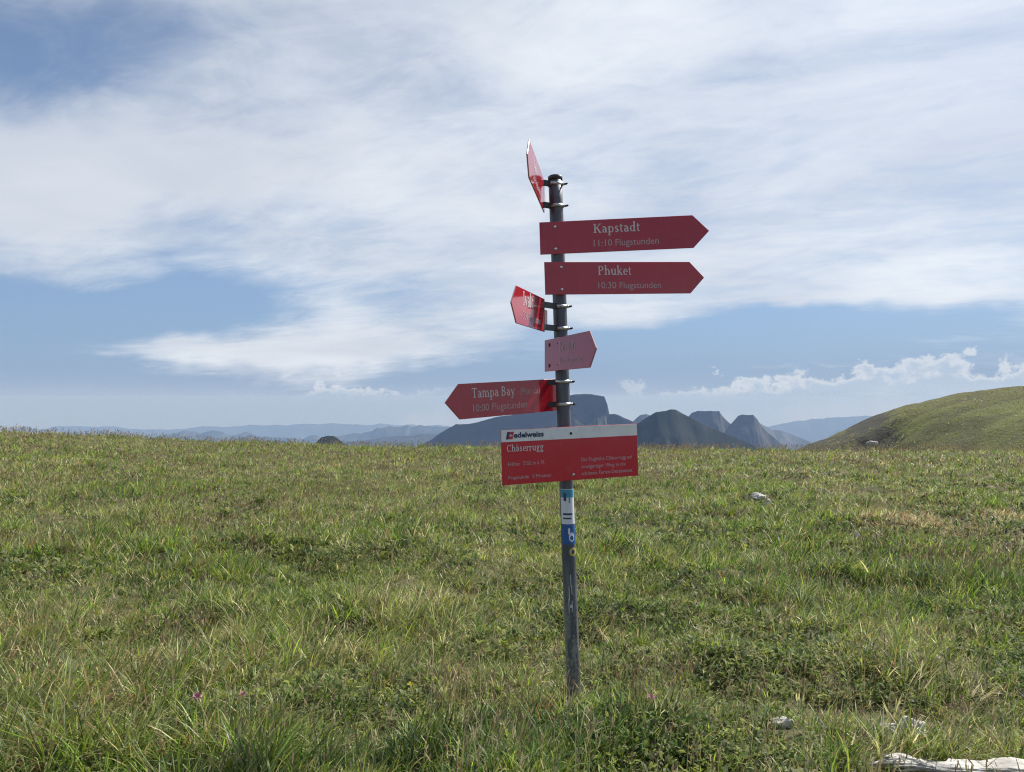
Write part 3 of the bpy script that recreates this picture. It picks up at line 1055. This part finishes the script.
m_s1, t, b = pmat("sticker_white", (0.62, 0.66, 0.72), 0.4)
m_teal, t, b = pmat("sticker_teal", (0.05, 0.25, 0.38), 0.4)
m_blue, t, b = pmat("sticker_blue", (0.02, 0.09, 0.30), 0.4)
m_yel, t, b = pmat("sticker_yellow", (0.42, 0.36, 0.10), 0.5)
m_scr, t, b = pmat("scratched_paint", (0.50, 0.50, 0.52), 0.5)
m_ink, t, b = pmat("sticker_ink", (0.04, 0.05, 0.09), 0.5)
wrap("sticker", zrow(524), zrow(489), -62, 88, m_s1, "tall white sticker with a teal top on the pole")
wrap("sticker_print", zrow(497.5), zrow(489.5), -60, 70, m_teal, lift=0.001)
wrap("sticker_print", zrow(501), zrow(493), -30, -8, m_ink, lift=0.0014)
wrap("sticker_print", zrow(503), zrow(497.8), 12, 24, m_teal, lift=0.0012)
wrap("sticker_print", zrow(515), zrow(513), -40, 40, m_ink, lift=0.0012)
wrap("sticker_print", zrow(519), zrow(517.4), -40, 30, m_ink, lift=0.0012)
wrap("sticker", zrow(544), zrow(524.5), -60, 85, m_blue, "blue sticker with a white swirl on the pole")
wrap("sticker_print", zrow(542), zrow(532), 2, 52, m_s1, lift=0.001, shape='disc')
wrap("sticker_print", zrow(540), zrow(535.5), 12, 44, m_blue, lift=0.0014, shape='disc')
wrap("sticker_print", zrow(534), zrow(528), -2, 14, m_s1, lift=0.0012)
wrap("sticker", zrow(556.5), zrow(547), 0, 78, m_yel, "small round yellow sticker on the pole", shape='disc')
wrap("sticker_print", zrow(554), zrow(549.5), 22, 55, m_ink, lift=0.001, shape='disc')
for (ya, yb, aa_, bb_) in ((574, 586, 2, 8), (586, 600, -14, -8), (585, 594, 8, 14), (598, 612, -20, -14), (600, 611, 6, 12), (604, 607, -8, 14)):
    wrap("scratch", zrow(yb), zrow(ya), aa_, bb_, m_scr, lift=0.0005)


# ------------------------------------------------------------------ pale limestone in the turf
m_lime, t, b = pmat("limestone", (0.45, 0.43, 0.40), 0.85, 0.2)
vary(t, b, (0.36, 0.345, 0.31), (0.58, 0.56, 0.52), 11, bump=0.5, bscale=26, dist=0.02)


def rock(x, y, rx, ry, rz, seed, label, sink=0.35, z=None, group=None, rot=0.0):
    bm = bmesh.new()
    bmesh.ops.create_icosphere(bm, subdivisions=5, radius=1.0)
    rn = np.random.default_rng(seed)
    planes = [(Vector(rn.normal(size=3)).normalized(), 0.62 + 0.3 * rn.random()) for _ in range(11)]
    from mathutils import noise as mn
    off = Vector(rn.random(3) * 50)
    lng = max(rx / ry, 1.0)
    for v in bm.verts:
        p = v.co.copy()
        for nn, d in planes:
            e = p.dot(nn) - d
            if e > 0: p -= nn * e * 0.85
        q = Vector((p.x * lng * 0.8, p.y, p.z))
        p += v.co * 0.16 * mn.fractal(q * 2.2 + off, 0.6, 2.0, 5)
        wob = 1.0 + (0.55 if lng > 3 else 0.15) * mn.fractal(Vector((p.x * lng * 0.55, 0, 0)) + off, 0.6, 2.0, 3)
        bow = (0.9 if lng > 3 else 0.0) * mn.noise(Vector((p.x * lng * 0.35, 5, 0)) + off)
        v.co = Vector((p.x * rx, (p.y * wob + bow) * ry, p.z * rz * wob))
    o = link_bm("limestone_rock", bm, m_lime, None, True)
    o.location = (x, y, (float(ground_z(x, y)) if z is None else z) + rz * (1 - 2 * sink) * 0.5)
    o.rotation_euler = (0, 0, rot)
    tag(o, label, "rock", group)
    return o


ROCKS = [
    # x, y, rx, ry, rz, label, sink
    (1.99, 3.03, 0.62, 0.085, 0.042, "long pale limestone slab at the bottom right edge of the meadow", 0.25),
    (1.22, 3.50, 0.070, 0.026, 0.034, "small whitish stone in the turf, left of the bare soil hollow", 0.2),
    (1.76, 3.56, 0.150, 0.036, 0.060, "flat narrow stone half buried under the dark soil hollow", 0.2),
    (3.78, 11.9, 0.12, 0.09, 0.065, "pale stone in the mid meadow, larger of the pair right of the pole", 0.2),
    (3.72, 11.2, 0.055, 0.05, 0.07, "pale stone just below the larger stone right of the pole", 0.2),
    (3.78, 8.45, 0.035, 0.03, 0.08, "lone little white stone in open grass below the pair of pale stones", 0.1),
]
for k, (x, y, rx, ry, rz, lb, sk) in enumerate(ROCKS):
    rock(x, y, rx, ry, rz, 40 + k, lb, sk, rot=-0.09 if k == 0 else 0.0)
# white rock at the foot of the hill's shoulder
rx_ = (872 - 512) * 128 / F
rock(rx_, 128.0, 1.0, 0.7, 0.42, 60, "pale rock patch at the foot of the hill's dark shoulder", 0.3, z=EYE - (443.5 - HOR) * 128 / F)

# small marker post on the hill
px_m, d_m = 959.4, 120.0
xm = (px_m - 512) * d_m / F
mp = bpy.data.objects.new("marker_post", None)
col.objects.link(mp)
mp.location = (xm, d_m, float(hill_z(xm, d_m)) - 0.1)
tag(mp, "tiny whitish marker post standing on the hillside", "post")
bm = bmesh.new(); ring_tube(bm, [Vector((0, 0, 0)), Vector((0, 0, 0.8))], [0.055, 0.05], 10)
link_bm("shaft", bm, m_lime, mp)
bm = bmesh.new(); ring_tube(bm, [Vector((0, 0, 0.8)), Vector((0, 0, 0.95)), Vector((0, 0, 1.0))], [0.06, 0.06, 0.03], 10)
link_bm("tip", bm, m_white, mp)


# ------------------------------------------------------------------ grass
def leaf_mat(name, trans=0.35, rough=0.5, spec=0.35):
    m = bpy.data.materials.new(name)
    m.use_nodes = True
    t = NT(m.node_tree)
    b = t.n['Principled BSDF']
    at = t.new('ShaderNodeAttribute'); at.attribute_name = "tint"
    t.l.new(at.outputs['Color'], b.inputs['Base Color'])
    b.inputs['Roughness'].default_value = rough
    b.inputs['Specular IOR Level'].default_value = spec
    tr = t.new('ShaderNodeBsdfTranslucent')
    hs = t.new('ShaderNodeHueSaturation')
    hs.inputs['Value'].default_value = 1.25
    hs.inputs['Saturation'].default_value = 1.1
    t.l.new(at.outputs['Color'], hs.inputs['Color'])
    t.l.new(hs.outputs[0], tr.inputs['Color'])
    mx = t.new('ShaderNodeMixShader')
    mx.inputs[0].default_value = trans
    t.l.new(b.outputs[0], mx.inputs[1]); t.l.new(tr.outputs[0], mx.inputs[2])
    t.l.new(mx.outputs[0], t.n['Material Output'].inputs['Surface'])
    return m


m_grass = leaf_mat("grass_blade", 0.43, 0.45, 0.36)
m_herb = leaf_mat("herb_leaf", 0.34, 0.65, 0.15)
m_stalk = leaf_mat("dry_stalk", 0.25, 0.7, 0.2)

PAL = np.array([
    (0.132, 0.202, 0.040),   # 0 fresh green
    (0.258, 0.315, 0.066),   # 1 yellow green
    (0.210, 0.218, 0.078),   # 2 olive
    (0.490, 0.450, 0.250),   # 3 straw
    (0.058, 0.104, 0.032),   # 4 dark green
    (0.310, 0.205, 0.110),   # 5 rusty brown
    (0.225, 0.262, 0.138),   # 6 grey green
])


def in_view(x, y, m=1.6):
    return (np.abs(x) < y * 0.70 + m) & (y > 0.5)


def on_rock(x, y, k=0.9):
    hit = np.zeros(len(x), bool)
    for (rx0, ry0, a, b_, c_, _l, _s) in ROCKS:
        # a stone is bare on top and on the side that faces downhill
        hit |= ((x - rx0) / (a * k + 0.005)) ** 2 + ((y - (ry0 - 0.10)) / (b_ * k + 0.10)) ** 2 < 1
    return hit


def scatter(r0, r1, dens, power, n_try):
    """points in the view sector, density dens * (r0/r)^power per square metre, clumped"""
    u = rng.random(n_try)
    p = 2 - power
    r = (r0 ** p + u * (r1 ** p - r0 ** p)) ** (1 / p) if abs(p) > 1e-6 else r0 * (r1 / r0) ** u
    a = np.radians(rng.uniform(-44, 44, n_try))
    return r * np.sin(a), r * np.cos(a), r


BL = {'V': [], 'Q': [], 'T': [], 'C': [], 'n': 0}


def make_blades(store, x, y, z, h, w, az, lean, bend, colr, seg=3, taper=0.75, facing=None):
    """curved tapering blades; az = direction they bow towards, lean = tilt at the root, bend = extra curl"""
    n = len(x)
    ts = {3: [0, 0.38, 0.74, 1.0], 2: [0, 0.55, 1.0]}[seg]
    dx, dy = np.sin(az), np.cos(az)
    fa = az + np.pi / 2 + rng.normal(0, 0.7, n) if facing is None else facing
    sx, sy = np.sin(fa), np.cos(fa)
    rows = []
    ang0 = lean
    cx_, cy_, cz_ = x.copy(), y.copy(), z.copy()
    prev = 0.0
    for i, t_ in enumerate(ts):
        if i:
            am = ang0 + bend * (prev + t_) / 2
            L = h * (t_ - prev)
            cx_ = cx_ + dx * np.sin(am) * L; cy_ = cy_ + dy * np.sin(am) * L; cz_ = cz_ + np.cos(am) * L
        prev = t_
        if i == len(ts) - 1:
            rows.append(np.stack([cx_, cy_, cz_], -1)[:, None, :])
        else:
            ww = w * (1 - t_ ** 1.6 * taper) * (0.7 if i == 0 else 1.0) * 0.5
            a_ = np.stack([cx_ - sx * ww, cy_ - sy * ww, cz_], -1); b_ = np.stack([cx_ + sx * ww, cy_ + sy * ww, cz_], -1)
            rows.append(np.stack([a_, b_], 1))
    V = np.concatenate(rows, 1)
    k = V.shape[1]
    base = store['n'] + np.arange(n)[:, None] * k
    qs = [np.stack([base[:, 0] + 2 * i, base[:, 0] + 2 * i + 1, base[:, 0] + 2 * i + 3, base[:, 0] + 2 * i + 2], -1) for i in range(len(ts) - 2)]
    store['Q'].append(np.concatenate(qs, 0))
    store['T'].append(np.stack([base[:, 0] + k - 3, base[:, 0] + k - 2, base[:, 0] + k - 1], -1))
    store['V'].append(V.reshape(-1, 3))
    # tint of each blade: darker at the root, a touch paler at the tip
    g_ = np.array([0.0] * 2 + sum([[0.5] * 2 for _ in range(len(ts) - 2)], []) + [1.0])[:k]
    C = colr[:, None, :] * (0.92 + 0.16 * g_[None, :, None])
    store['C'].append(C.reshape(-1, 3))
    store['n'] += n * k


def flush(store, name, mat):
    V = np.concatenate(store['V']); Q = np.concatenate(store['Q']); T = np.concatenate(store['T']); C = np.concatenate(store['C'])
    o = raw_mesh(name, V, Q, mat, True, T)
    at = o.data.attributes.new("tint", 'FLOAT_COLOR', 'POINT')
    buf = np.ones((len(V), 4), np.float32)
    buf[:, :3] = np.clip(C, 0, 1)
    at.data.foreach_set('color', buf.reshape(-1))
    return o


# places where the turf differs: (x, y, rx, ry)
DRY = [(4.95, 9.25, 0.62, 0.55), (5.45, 9.1, 0.3, 0.2), (6.3, 9.8, 0.4, 0.25)]
BARE = [(1.74, 3.74, 0.30, 0.15), (1.50, 3.88, 0.17, 0.10)]
TALL = [(0.33, 3.66, 0.20, 0.12), (-1.9, 3.15, 0.8, 0.3), (-1.2, 3.2, 0.5, 0.25), (2.15, 6.0, 0.45, 0.35), (3.75, 6.4, 0.55, 0.40), (0.62, 3.55, 0.22, 0.20), (-2.35, 3.6, 0.55, 0.35), (-4.3, 7.6, 0.7, 0.5), (0.05, 3.25, 0.5, 0.22)]


DARK = [(2.2, 6.3, 0.55, 0.35), (3.85, 6.4, 0.6, 0.5), (-0.15, 3.35, 0.7, 0.28), (0.55, 3.3, 0.35, 0.2), (-1.1, 9.0, 0.6, 0.4), (-3.0, 6.3, 0.5, 0.35), (1.4, 10.0, 0.6, 0.35), (-5.6, 11.0, 0.9, 0.5), (0.75, 5.4, 0.3, 0.2), (-1.3, 3.5, 0.25, 0.15)]


def ell(x, y, lst):
    v = np.zeros(len(x))
    for (a, b_, c_, d_) in lst:
        v = np.maximum(v, np.exp(-(((x - a) / c_) ** 2 + ((y - b_) / d_) ** 2)))
    return v


def turf(x, y):
    """fields that steer the turf at a point: lushness, dryness, height factor"""
    lush = n3.fbm(x / 1.9 + 5, y / 1.9, 3)
    dry = n4.fbm(x / 3.3, y / 3.3 + 8, 3)
    tall = n5.fbm(x / 0.9, y / 0.9 + 3, 3)
    return lush, dry, tall


def palette(n, lush, dry, x, y):
    p = np.empty((n, 7))
    L = sstep(lush, 0.36, 0.64); D_ = sstep(dry, 0.40, 0.66)
    dp = ell(x, y, DRY)
    p[:, 0] = 0.22 + 0.30 * L
    p[:, 1] = 0.20 + 0.16 * L
    p[:, 2] = 0.26 - 0.08 * L + 0.14 * D_
    p[:, 3] = 0.09 + 0.17 * D_ * (1 - 0.5 * L) + 2.6 * dp
    dk = ell(x, y, DARK)
    p[:, 4] = 0.07 + 0.24 * L ** 2 + 1.1 * dk
    p[:, 5] = 0.015 + 0.055 * D_ + 2.6 * dp
    p[:, 6] = 0.12
    p[:, [0, 1, 4]] *= (1 - 0.85 * dp)[:, None]
    p /= p.sum(1, keepdims=True)
    c_ = p.cumsum(1)
    k = (rng.random(n)[:, None] > c_).sum(1).clip(0, 6)
    C = PAL[k] * rng.normal(1.0, 0.16, (n, 1)).clip(0.6, 1.5) * rng.normal(1.0, 0.06, (n, 3))
    return C


def tufts(r0, r1, n_tuft, per, seg, wscale, hscale, power):
    x, y, r = scatter(r0, r1, 1, power, n_tuft)
    k = in_view(x, y)
    x, y, r = x[k], y[k], r[k]
    lush, dry, tall = turf(x, y)
    keep = rng.random(len(x)) < (0.45 + 0.75 * sstep(lush, 0.3, 0.6)) * (1 - 0.9 * (ell(x, y, BARE) > 0.28))
    keep &= ~on_rock(x, y)
    x, y, r, lush, dry, tall = x[keep], y[keep], r[keep], lush[keep], dry[keep], tall[keep]
    n = len(x)
    cnt = rng.poisson(per, n) + 3
    idx = np.repeat(np.arange(n), cnt)
    N = len(idx)
    tr = (0.016 + 0.03 * rng.random(n)) * hscale ** 0.5
    ra = rng.random(N) * 2 * np.pi
    rad = np.sqrt(rng.random(N)) * tr[idx]
    bx = x[idx] + rad * np.sin(ra); by = y[idx] + rad * np.cos(ra)
    bz = ground_z(bx, by) - 0.01
    tl = ell(x, y, TALL)
    low = 0.35 * sstep(n2.fbm(x / 0.8 + 31, y / 0.8, 3) + 0.05 * np.tanh(x / 2), 0.42, 0.62) * (1 - tl)
    th = (1 - low) * (0.06 + 0.10 * sstep(tall, 0.35, 0.7) + 0.05 * rng.random(n) + 0.10 * tl) * hscale
    h = th[idx] * rng.uniform(0.55, 1.25, N)
    w = wscale * rng.uniform(0.6, 1.35, N) * (1 + 0.003 * 0)
    # blades bow outwards from the tuft and a little downwind (towards the right)
    wx, wy = 0.55, -0.15
    vx = np.sin(ra) + wx * rng.normal(1, 0.6, N); vy = np.cos(ra) + wy
    az = np.arctan2(vx, vy)
    lean = 0.12 + 0.55 * rng.random(N) * (0.4 + rad / tr[idx])
    bend = rng.gamma(2.2, 0.42, N).clip(0, 2.4)
    C0 = palette(n, lush, dry, x, y)
    C = C0[idx] * np.exp(rng.normal(0.0, 0.30, (N, 1))).clip(0.45, 1.9)
    odd = rng.random(N) < 0.25
    C[odd] = palette(N, lush[idx], dry[idx], bx, by)[odd]
    make_blades(BL, bx, by, bz, h, w, az, lean, bend, C, seg)


tufts(2.0, 7.5, 9000, 13, 3, 0.0070, 1.15, 1.3)
tufts(7.0, 16.0, 12500, 10, 3, 0.0098, 1.2, 1.2)
tufts(15.0, 40.0, 21000, 7, 2, 0.0175, 1.25, 1.0)


def carpet(r0, r1, n_try, seg, w0, hs, power):
    """short single blades and fallen straw between the tufts"""
    x, y, r = scatter(r0, r1, 1, power, n_try)
    k = in_view(x, y); x, y, r = x[k], y[k], r[k]
    k = (rng.random(len(x)) > 0.92 * (ell(x, y, BARE) > 0.28)) & ~on_rock(x, y)
    x, y, r = x[k], y[k], r[k]
    n = len(x)
    lush, dry, tall = turf(x, y)
    C = palette(n, lush - 0.05, dry + 0.05, x, y)
    az = rng.random(n) * 2 * np.pi
    flat = rng.random(n) < 0.30
    lean = np.where(flat, rng.uniform(0.9, 1.45, n), rng.uniform(0.0, 0.7, n))
    bend = np.where(flat, rng.normal(0, 0.2, n), rng.gamma(2.0, 0.4, n))
    h = (0.035 + 0.06 * rng.random(n) + 0.04 * sstep(tall, 0.4, 0.7)) * hs
    st = flat & (rng.random(n) < 0.6)
    C[st] = PAL[3] * rng.normal(0.85, 0.2, (st.sum(), 1)).clip(0.4, 1.3)
    make_blades(BL, x, y, ground_z(x, y) + np.where(flat, 0.012, -0.008), h, w0 * rng.uniform(0.6, 1.4, n), az, lean, bend, C, seg)


carpet(2.0, 7.5, 70000, 2, 0.0062, 1.0, 1.3)
carpet(7.0, 16.0, 85000, 2, 0.0095, 1.15, 1.2)
carpet(15.0, 40.0, 95000, 2, 0.0180, 1.4, 1.0)
# turf on the hillside: coarse low clumps, smaller than a picture point each
nh = 26000
hxs = rng.uniform(40, 150, nh); hys = rng.uniform(60, 152, nh)
k = in_view(hxs, hys, 6.0); hxs, hys = hxs[k], hys[k]; nh = len(hxs)
hl = n3.fbm(hxs / 14, hys / 7, 3); hd = n4.fbm(hxs / 20, hys / 9, 3)
make_blades(BL, hxs, hys, hill_z(hxs, hys) - 0.03, rng.uniform(0.12, 0.34, nh), rng.uniform(0.08, 0.22, nh), rng.random(nh) * 6.28, rng.uniform(0.2, 0.9, nh), rng.uniform(0, 0.8, nh), palette(nh, hl, hd, hxs, hys) * 0.92, 2)
grass = flush(BL, "grass", m_grass)
tag(grass, "tussocky mixed green and straw meadow grass covering the ground", "grass", kind="stuff")

# ------------------------------------------------------------------ broad-leaved herbs low in the turf
HB = {'V': [], 'Q': [], 'T': [], 'C': [], 'n': 0}


def herbs(r0, r1, n_ros, per, size, power):
    x, y, r = scatter(r0, r1, 1, power, n_ros)
    k = in_view(x, y); x, y = x[k], y[k]
    f_ = n2.fbm(x / 0.8 + 31, y / 0.8, 3)
    k = (rng.random(len(x)) < sstep(f_ + 0.05 * np.tanh(x / 2), 0.38, 0.60)) & ~on_rock(x, y) & (ell(x, y, BARE) < 0.25)
    x, y = x[k], y[k]
    n = len(x)
    cnt = rng.poisson(per, n) + 3
    idx = np.repeat(np.arange(n), cnt); N = len(idx)
    az = rng.random(N) * 2 * np.pi
    rad = 0.035 * np.sqrt(rng.random(N))
    bx = x[idx] + rad * np.sin(az); by = y[idx] + rad * np.cos(az)
    bz = ground_z(bx, by) + rng.uniform(0.0, 0.05, N)
    h = size * rng.uniform(0.6, 1.5, N)
    w = h * rng.uniform(0.38, 0.62, N)
    cset = np.array([(0.090, 0.135, 0.036), (0.150, 0.200, 0.046), (0.230, 0.260, 0.060), (0.170, 0.190, 0.095), (0.055, 0.085, 0.030)])
    C = cset[rng.integers(0, 5, n)][idx] * rng.normal(1, 0.15, (N, 1)).clip(0.6, 1.4)
    make_blades(HB, bx, by, bz, h, w, az, rng.uniform(0.35, 1.35, N), rng.uniform(0.0, 0.9, N), C, 3, taper=0.45, facing=az + np.pi / 2)


herbs(2.0, 8.0, 15000, 8, 0.025, 1.2)
herbs(7.5, 18.0, 12000, 6, 0.042, 1.0)
herb = flush(HB, "ground_cover", m_herb)
tag(herb, "low broad leaved herbs between the grass tufts", "plants", kind="stuff")

# ------------------------------------------------------------------ seed stalks
SB = {'V': [], 'Q': [], 'T': [], 'C': [], 'n': 0}


def stalks(x, y, hm, w, headc, k_head=1.0):
    n = len(x)
    z = ground_z(x, y)
    h = hm * rng.uniform(0.7, 1.25, n)
    az = rng.normal(1.3, 0.9, n)
    lean = np.abs(rng.normal(0.08, 0.12, n)); bend = np.abs(rng.normal(0.25, 0.25, n))
    st_c = np.array((0.34, 0.31, 0.16)) * rng.normal(1, 0.2, (n, 1)).clip(0.5, 1.5)
    make_blades(SB, x, y, z, h, w, az, lean, bend, st_c, 3, taper=0.3)
    # head: a few short spikelets near the tip
    am = lean + bend * 0.5
    for j in range(3):
        f_ = 0.80 + 0.07 * j
        hx_ = x + np.sin(az) * np.sin(am) * h * f_; hy_ = y + np.cos(az) * np.sin(am) * h * f_; hz_ = z + np.cos(am) * h * f_
        hc = headc[rng.integers(0, len(headc), n)] * rng.normal(1, 0.15, (n, 1)).clip(0.5, 1.4)
        make_blades(SB, hx_, hy_, hz_, 0.035 * k_head * rng.uniform(0.7, 1.3, n), w * 2.6, az + rng.normal(0, 1.2, n), lean + bend + rng.normal(0, 0.3, n), bend * 0, hc, 2, taper=0.3)


heads = np.array([(0.30, 0.24, 0.13), (0.22, 0.155, 0.10), (0.17, 0.12, 0.085), (0.36, 0.31, 0.19)])
for (r0, r1, nn_, w_, hm) in ((2.2, 8, 1800, 0.0024, 0.21), (8, 18, 5200, 0.0045, 0.23), (18, 39, 9000, 0.0080, 0.26)):
    x, y, r = scatter(r0, r1, 1, 1.0, nn_ * 2)
    k = in_view(x, y) & (rng.random(len(x)) < 0.15 + sstep(n4.fbm(x / 1.7, y / 1.7, 3), 0.40, 0.65)) & ~on_rock(x, y)
    stalks(x[k], y[k], hm, w_, heads, 1.0 + 0.5 * (r0 > 10))
for (cx_, cy_, sx, sy, nn_, hm, w_) in ((-0.30, 3.85, 0.10, 0.16, 60, 0.24, 0.0026), (3.75, 6.4, 0.35, 0.25, 160, 0.30, 0.0034), (2.2, 6.1, 0.3, 0.2, 80, 0.24, 0.0034), (0.62, 3.5, 0.12, 0.1, 40, 0.26, 0.0026), (-1.9, 4.3, 0.4, 0.3, 60, 0.22, 0.0028)):
    stalks(rng.normal(cx_, sx, nn_), rng.normal(cy_, sy, nn_), hm, w_, heads)
stk = flush(SB, "seed_grass", m_stalk)
tag(stk, "thin straw coloured grass stalks with brown seed heads", "grass", kind="stuff")


# ------------------------------------------------------------------ flowers
m_pink, t, b = pmat("pink_petal", (0.50, 0.16, 0.26), 0.6)
vary(t, b, (0.42, 0.17, 0.23), (0.60, 0.32, 0.38), 120)
m_ylw, t, b = pmat("yellow_petal", (0.62, 0.46, 0.03), 0.6)
m_stem, t, b = pmat("flower_stem", (0.11, 0.14, 0.04), 0.6)


def flower(kind, x, y, h, r, label, mat):
    root = bpy.data.objects.new(kind, None)
    col.objects.link(root)
    root.location = (x, y, float(ground_z(x, y)))
    tag(root, label, "flower")
    bm = bmesh.new()
    ring_tube(bm, [Vector((0, 0, -0.01)), Vector((0.004, 0, h * 0.5)), Vector((0.012, -0.003, h))], [0.0016, 0.0014, 0.0012], 6)
    link_bm("stem", bm, m_stem, root)
    bm = bmesh.new()
    c0 = Vector((0.012, -0.003, h + r * 0.7))
    rn = random.Random(int(x * 1000))
    for k in range(60 if kind == "clover_flower" else 18):
        d = Vector((rn.gauss(0, 1), rn.gauss(0, 1), rn.gauss(0.35, 0.8))).normalized()
        if kind != "clover_flower":
            d.z = abs(d.z) * 0.5; d.normalize()
        s_ = d.orthogonal().normalized() * r * 0.22
        a = c0 + d * r * 0.35; e = c0 + d * r * rn.uniform(0.9, 1.15)
        bm.faces.new([bm.verts.new(p) for p in (a - s_ * 0.5, a + s_ * 0.5, e + s_, e + d * r * 0.1, e - s_)])
    link_bm("bloom", bm, mat, root)
    bm = bmesh.new()
    for k in range(3):
        a = k * 2.1 + x
        d = Vector((math.cos(a), math.sin(a), 0.25)); s_ = Vector((-math.sin(a), math.cos(a), 0)) * 0.007
        o_ = Vector((0.004, 0, h * 0.5))
        bm.faces.new([bm.verts.new(p) for p in (o_, o_ + d * 0.010 + s_, o_ + d * 0.022, o_ + d * 0.010 - s_)])
    link_bm("leaf", bm, m_stem, root)
    return root


flower("clover_flower", -1.415, 3.45, 0.13, 0.017, "pink clover bloom in long grass, left of its paler neighbour", m_pink)
flower("clover_flower", -1.215, 3.46, 0.12, 0.012, "smaller pink clover bloom in the grass left of the pole", m_pink)
flower("clover_flower", 0.585, 3.32, 0.12, 0.014, "single pink clover bloom in front of the pole, on its right", m_pink)
flower("hawkbit_flower", -0.53, 3.95, 0.10, 0.014, "tiny yellow flower among dry stalks left of the pole", m_ylw)
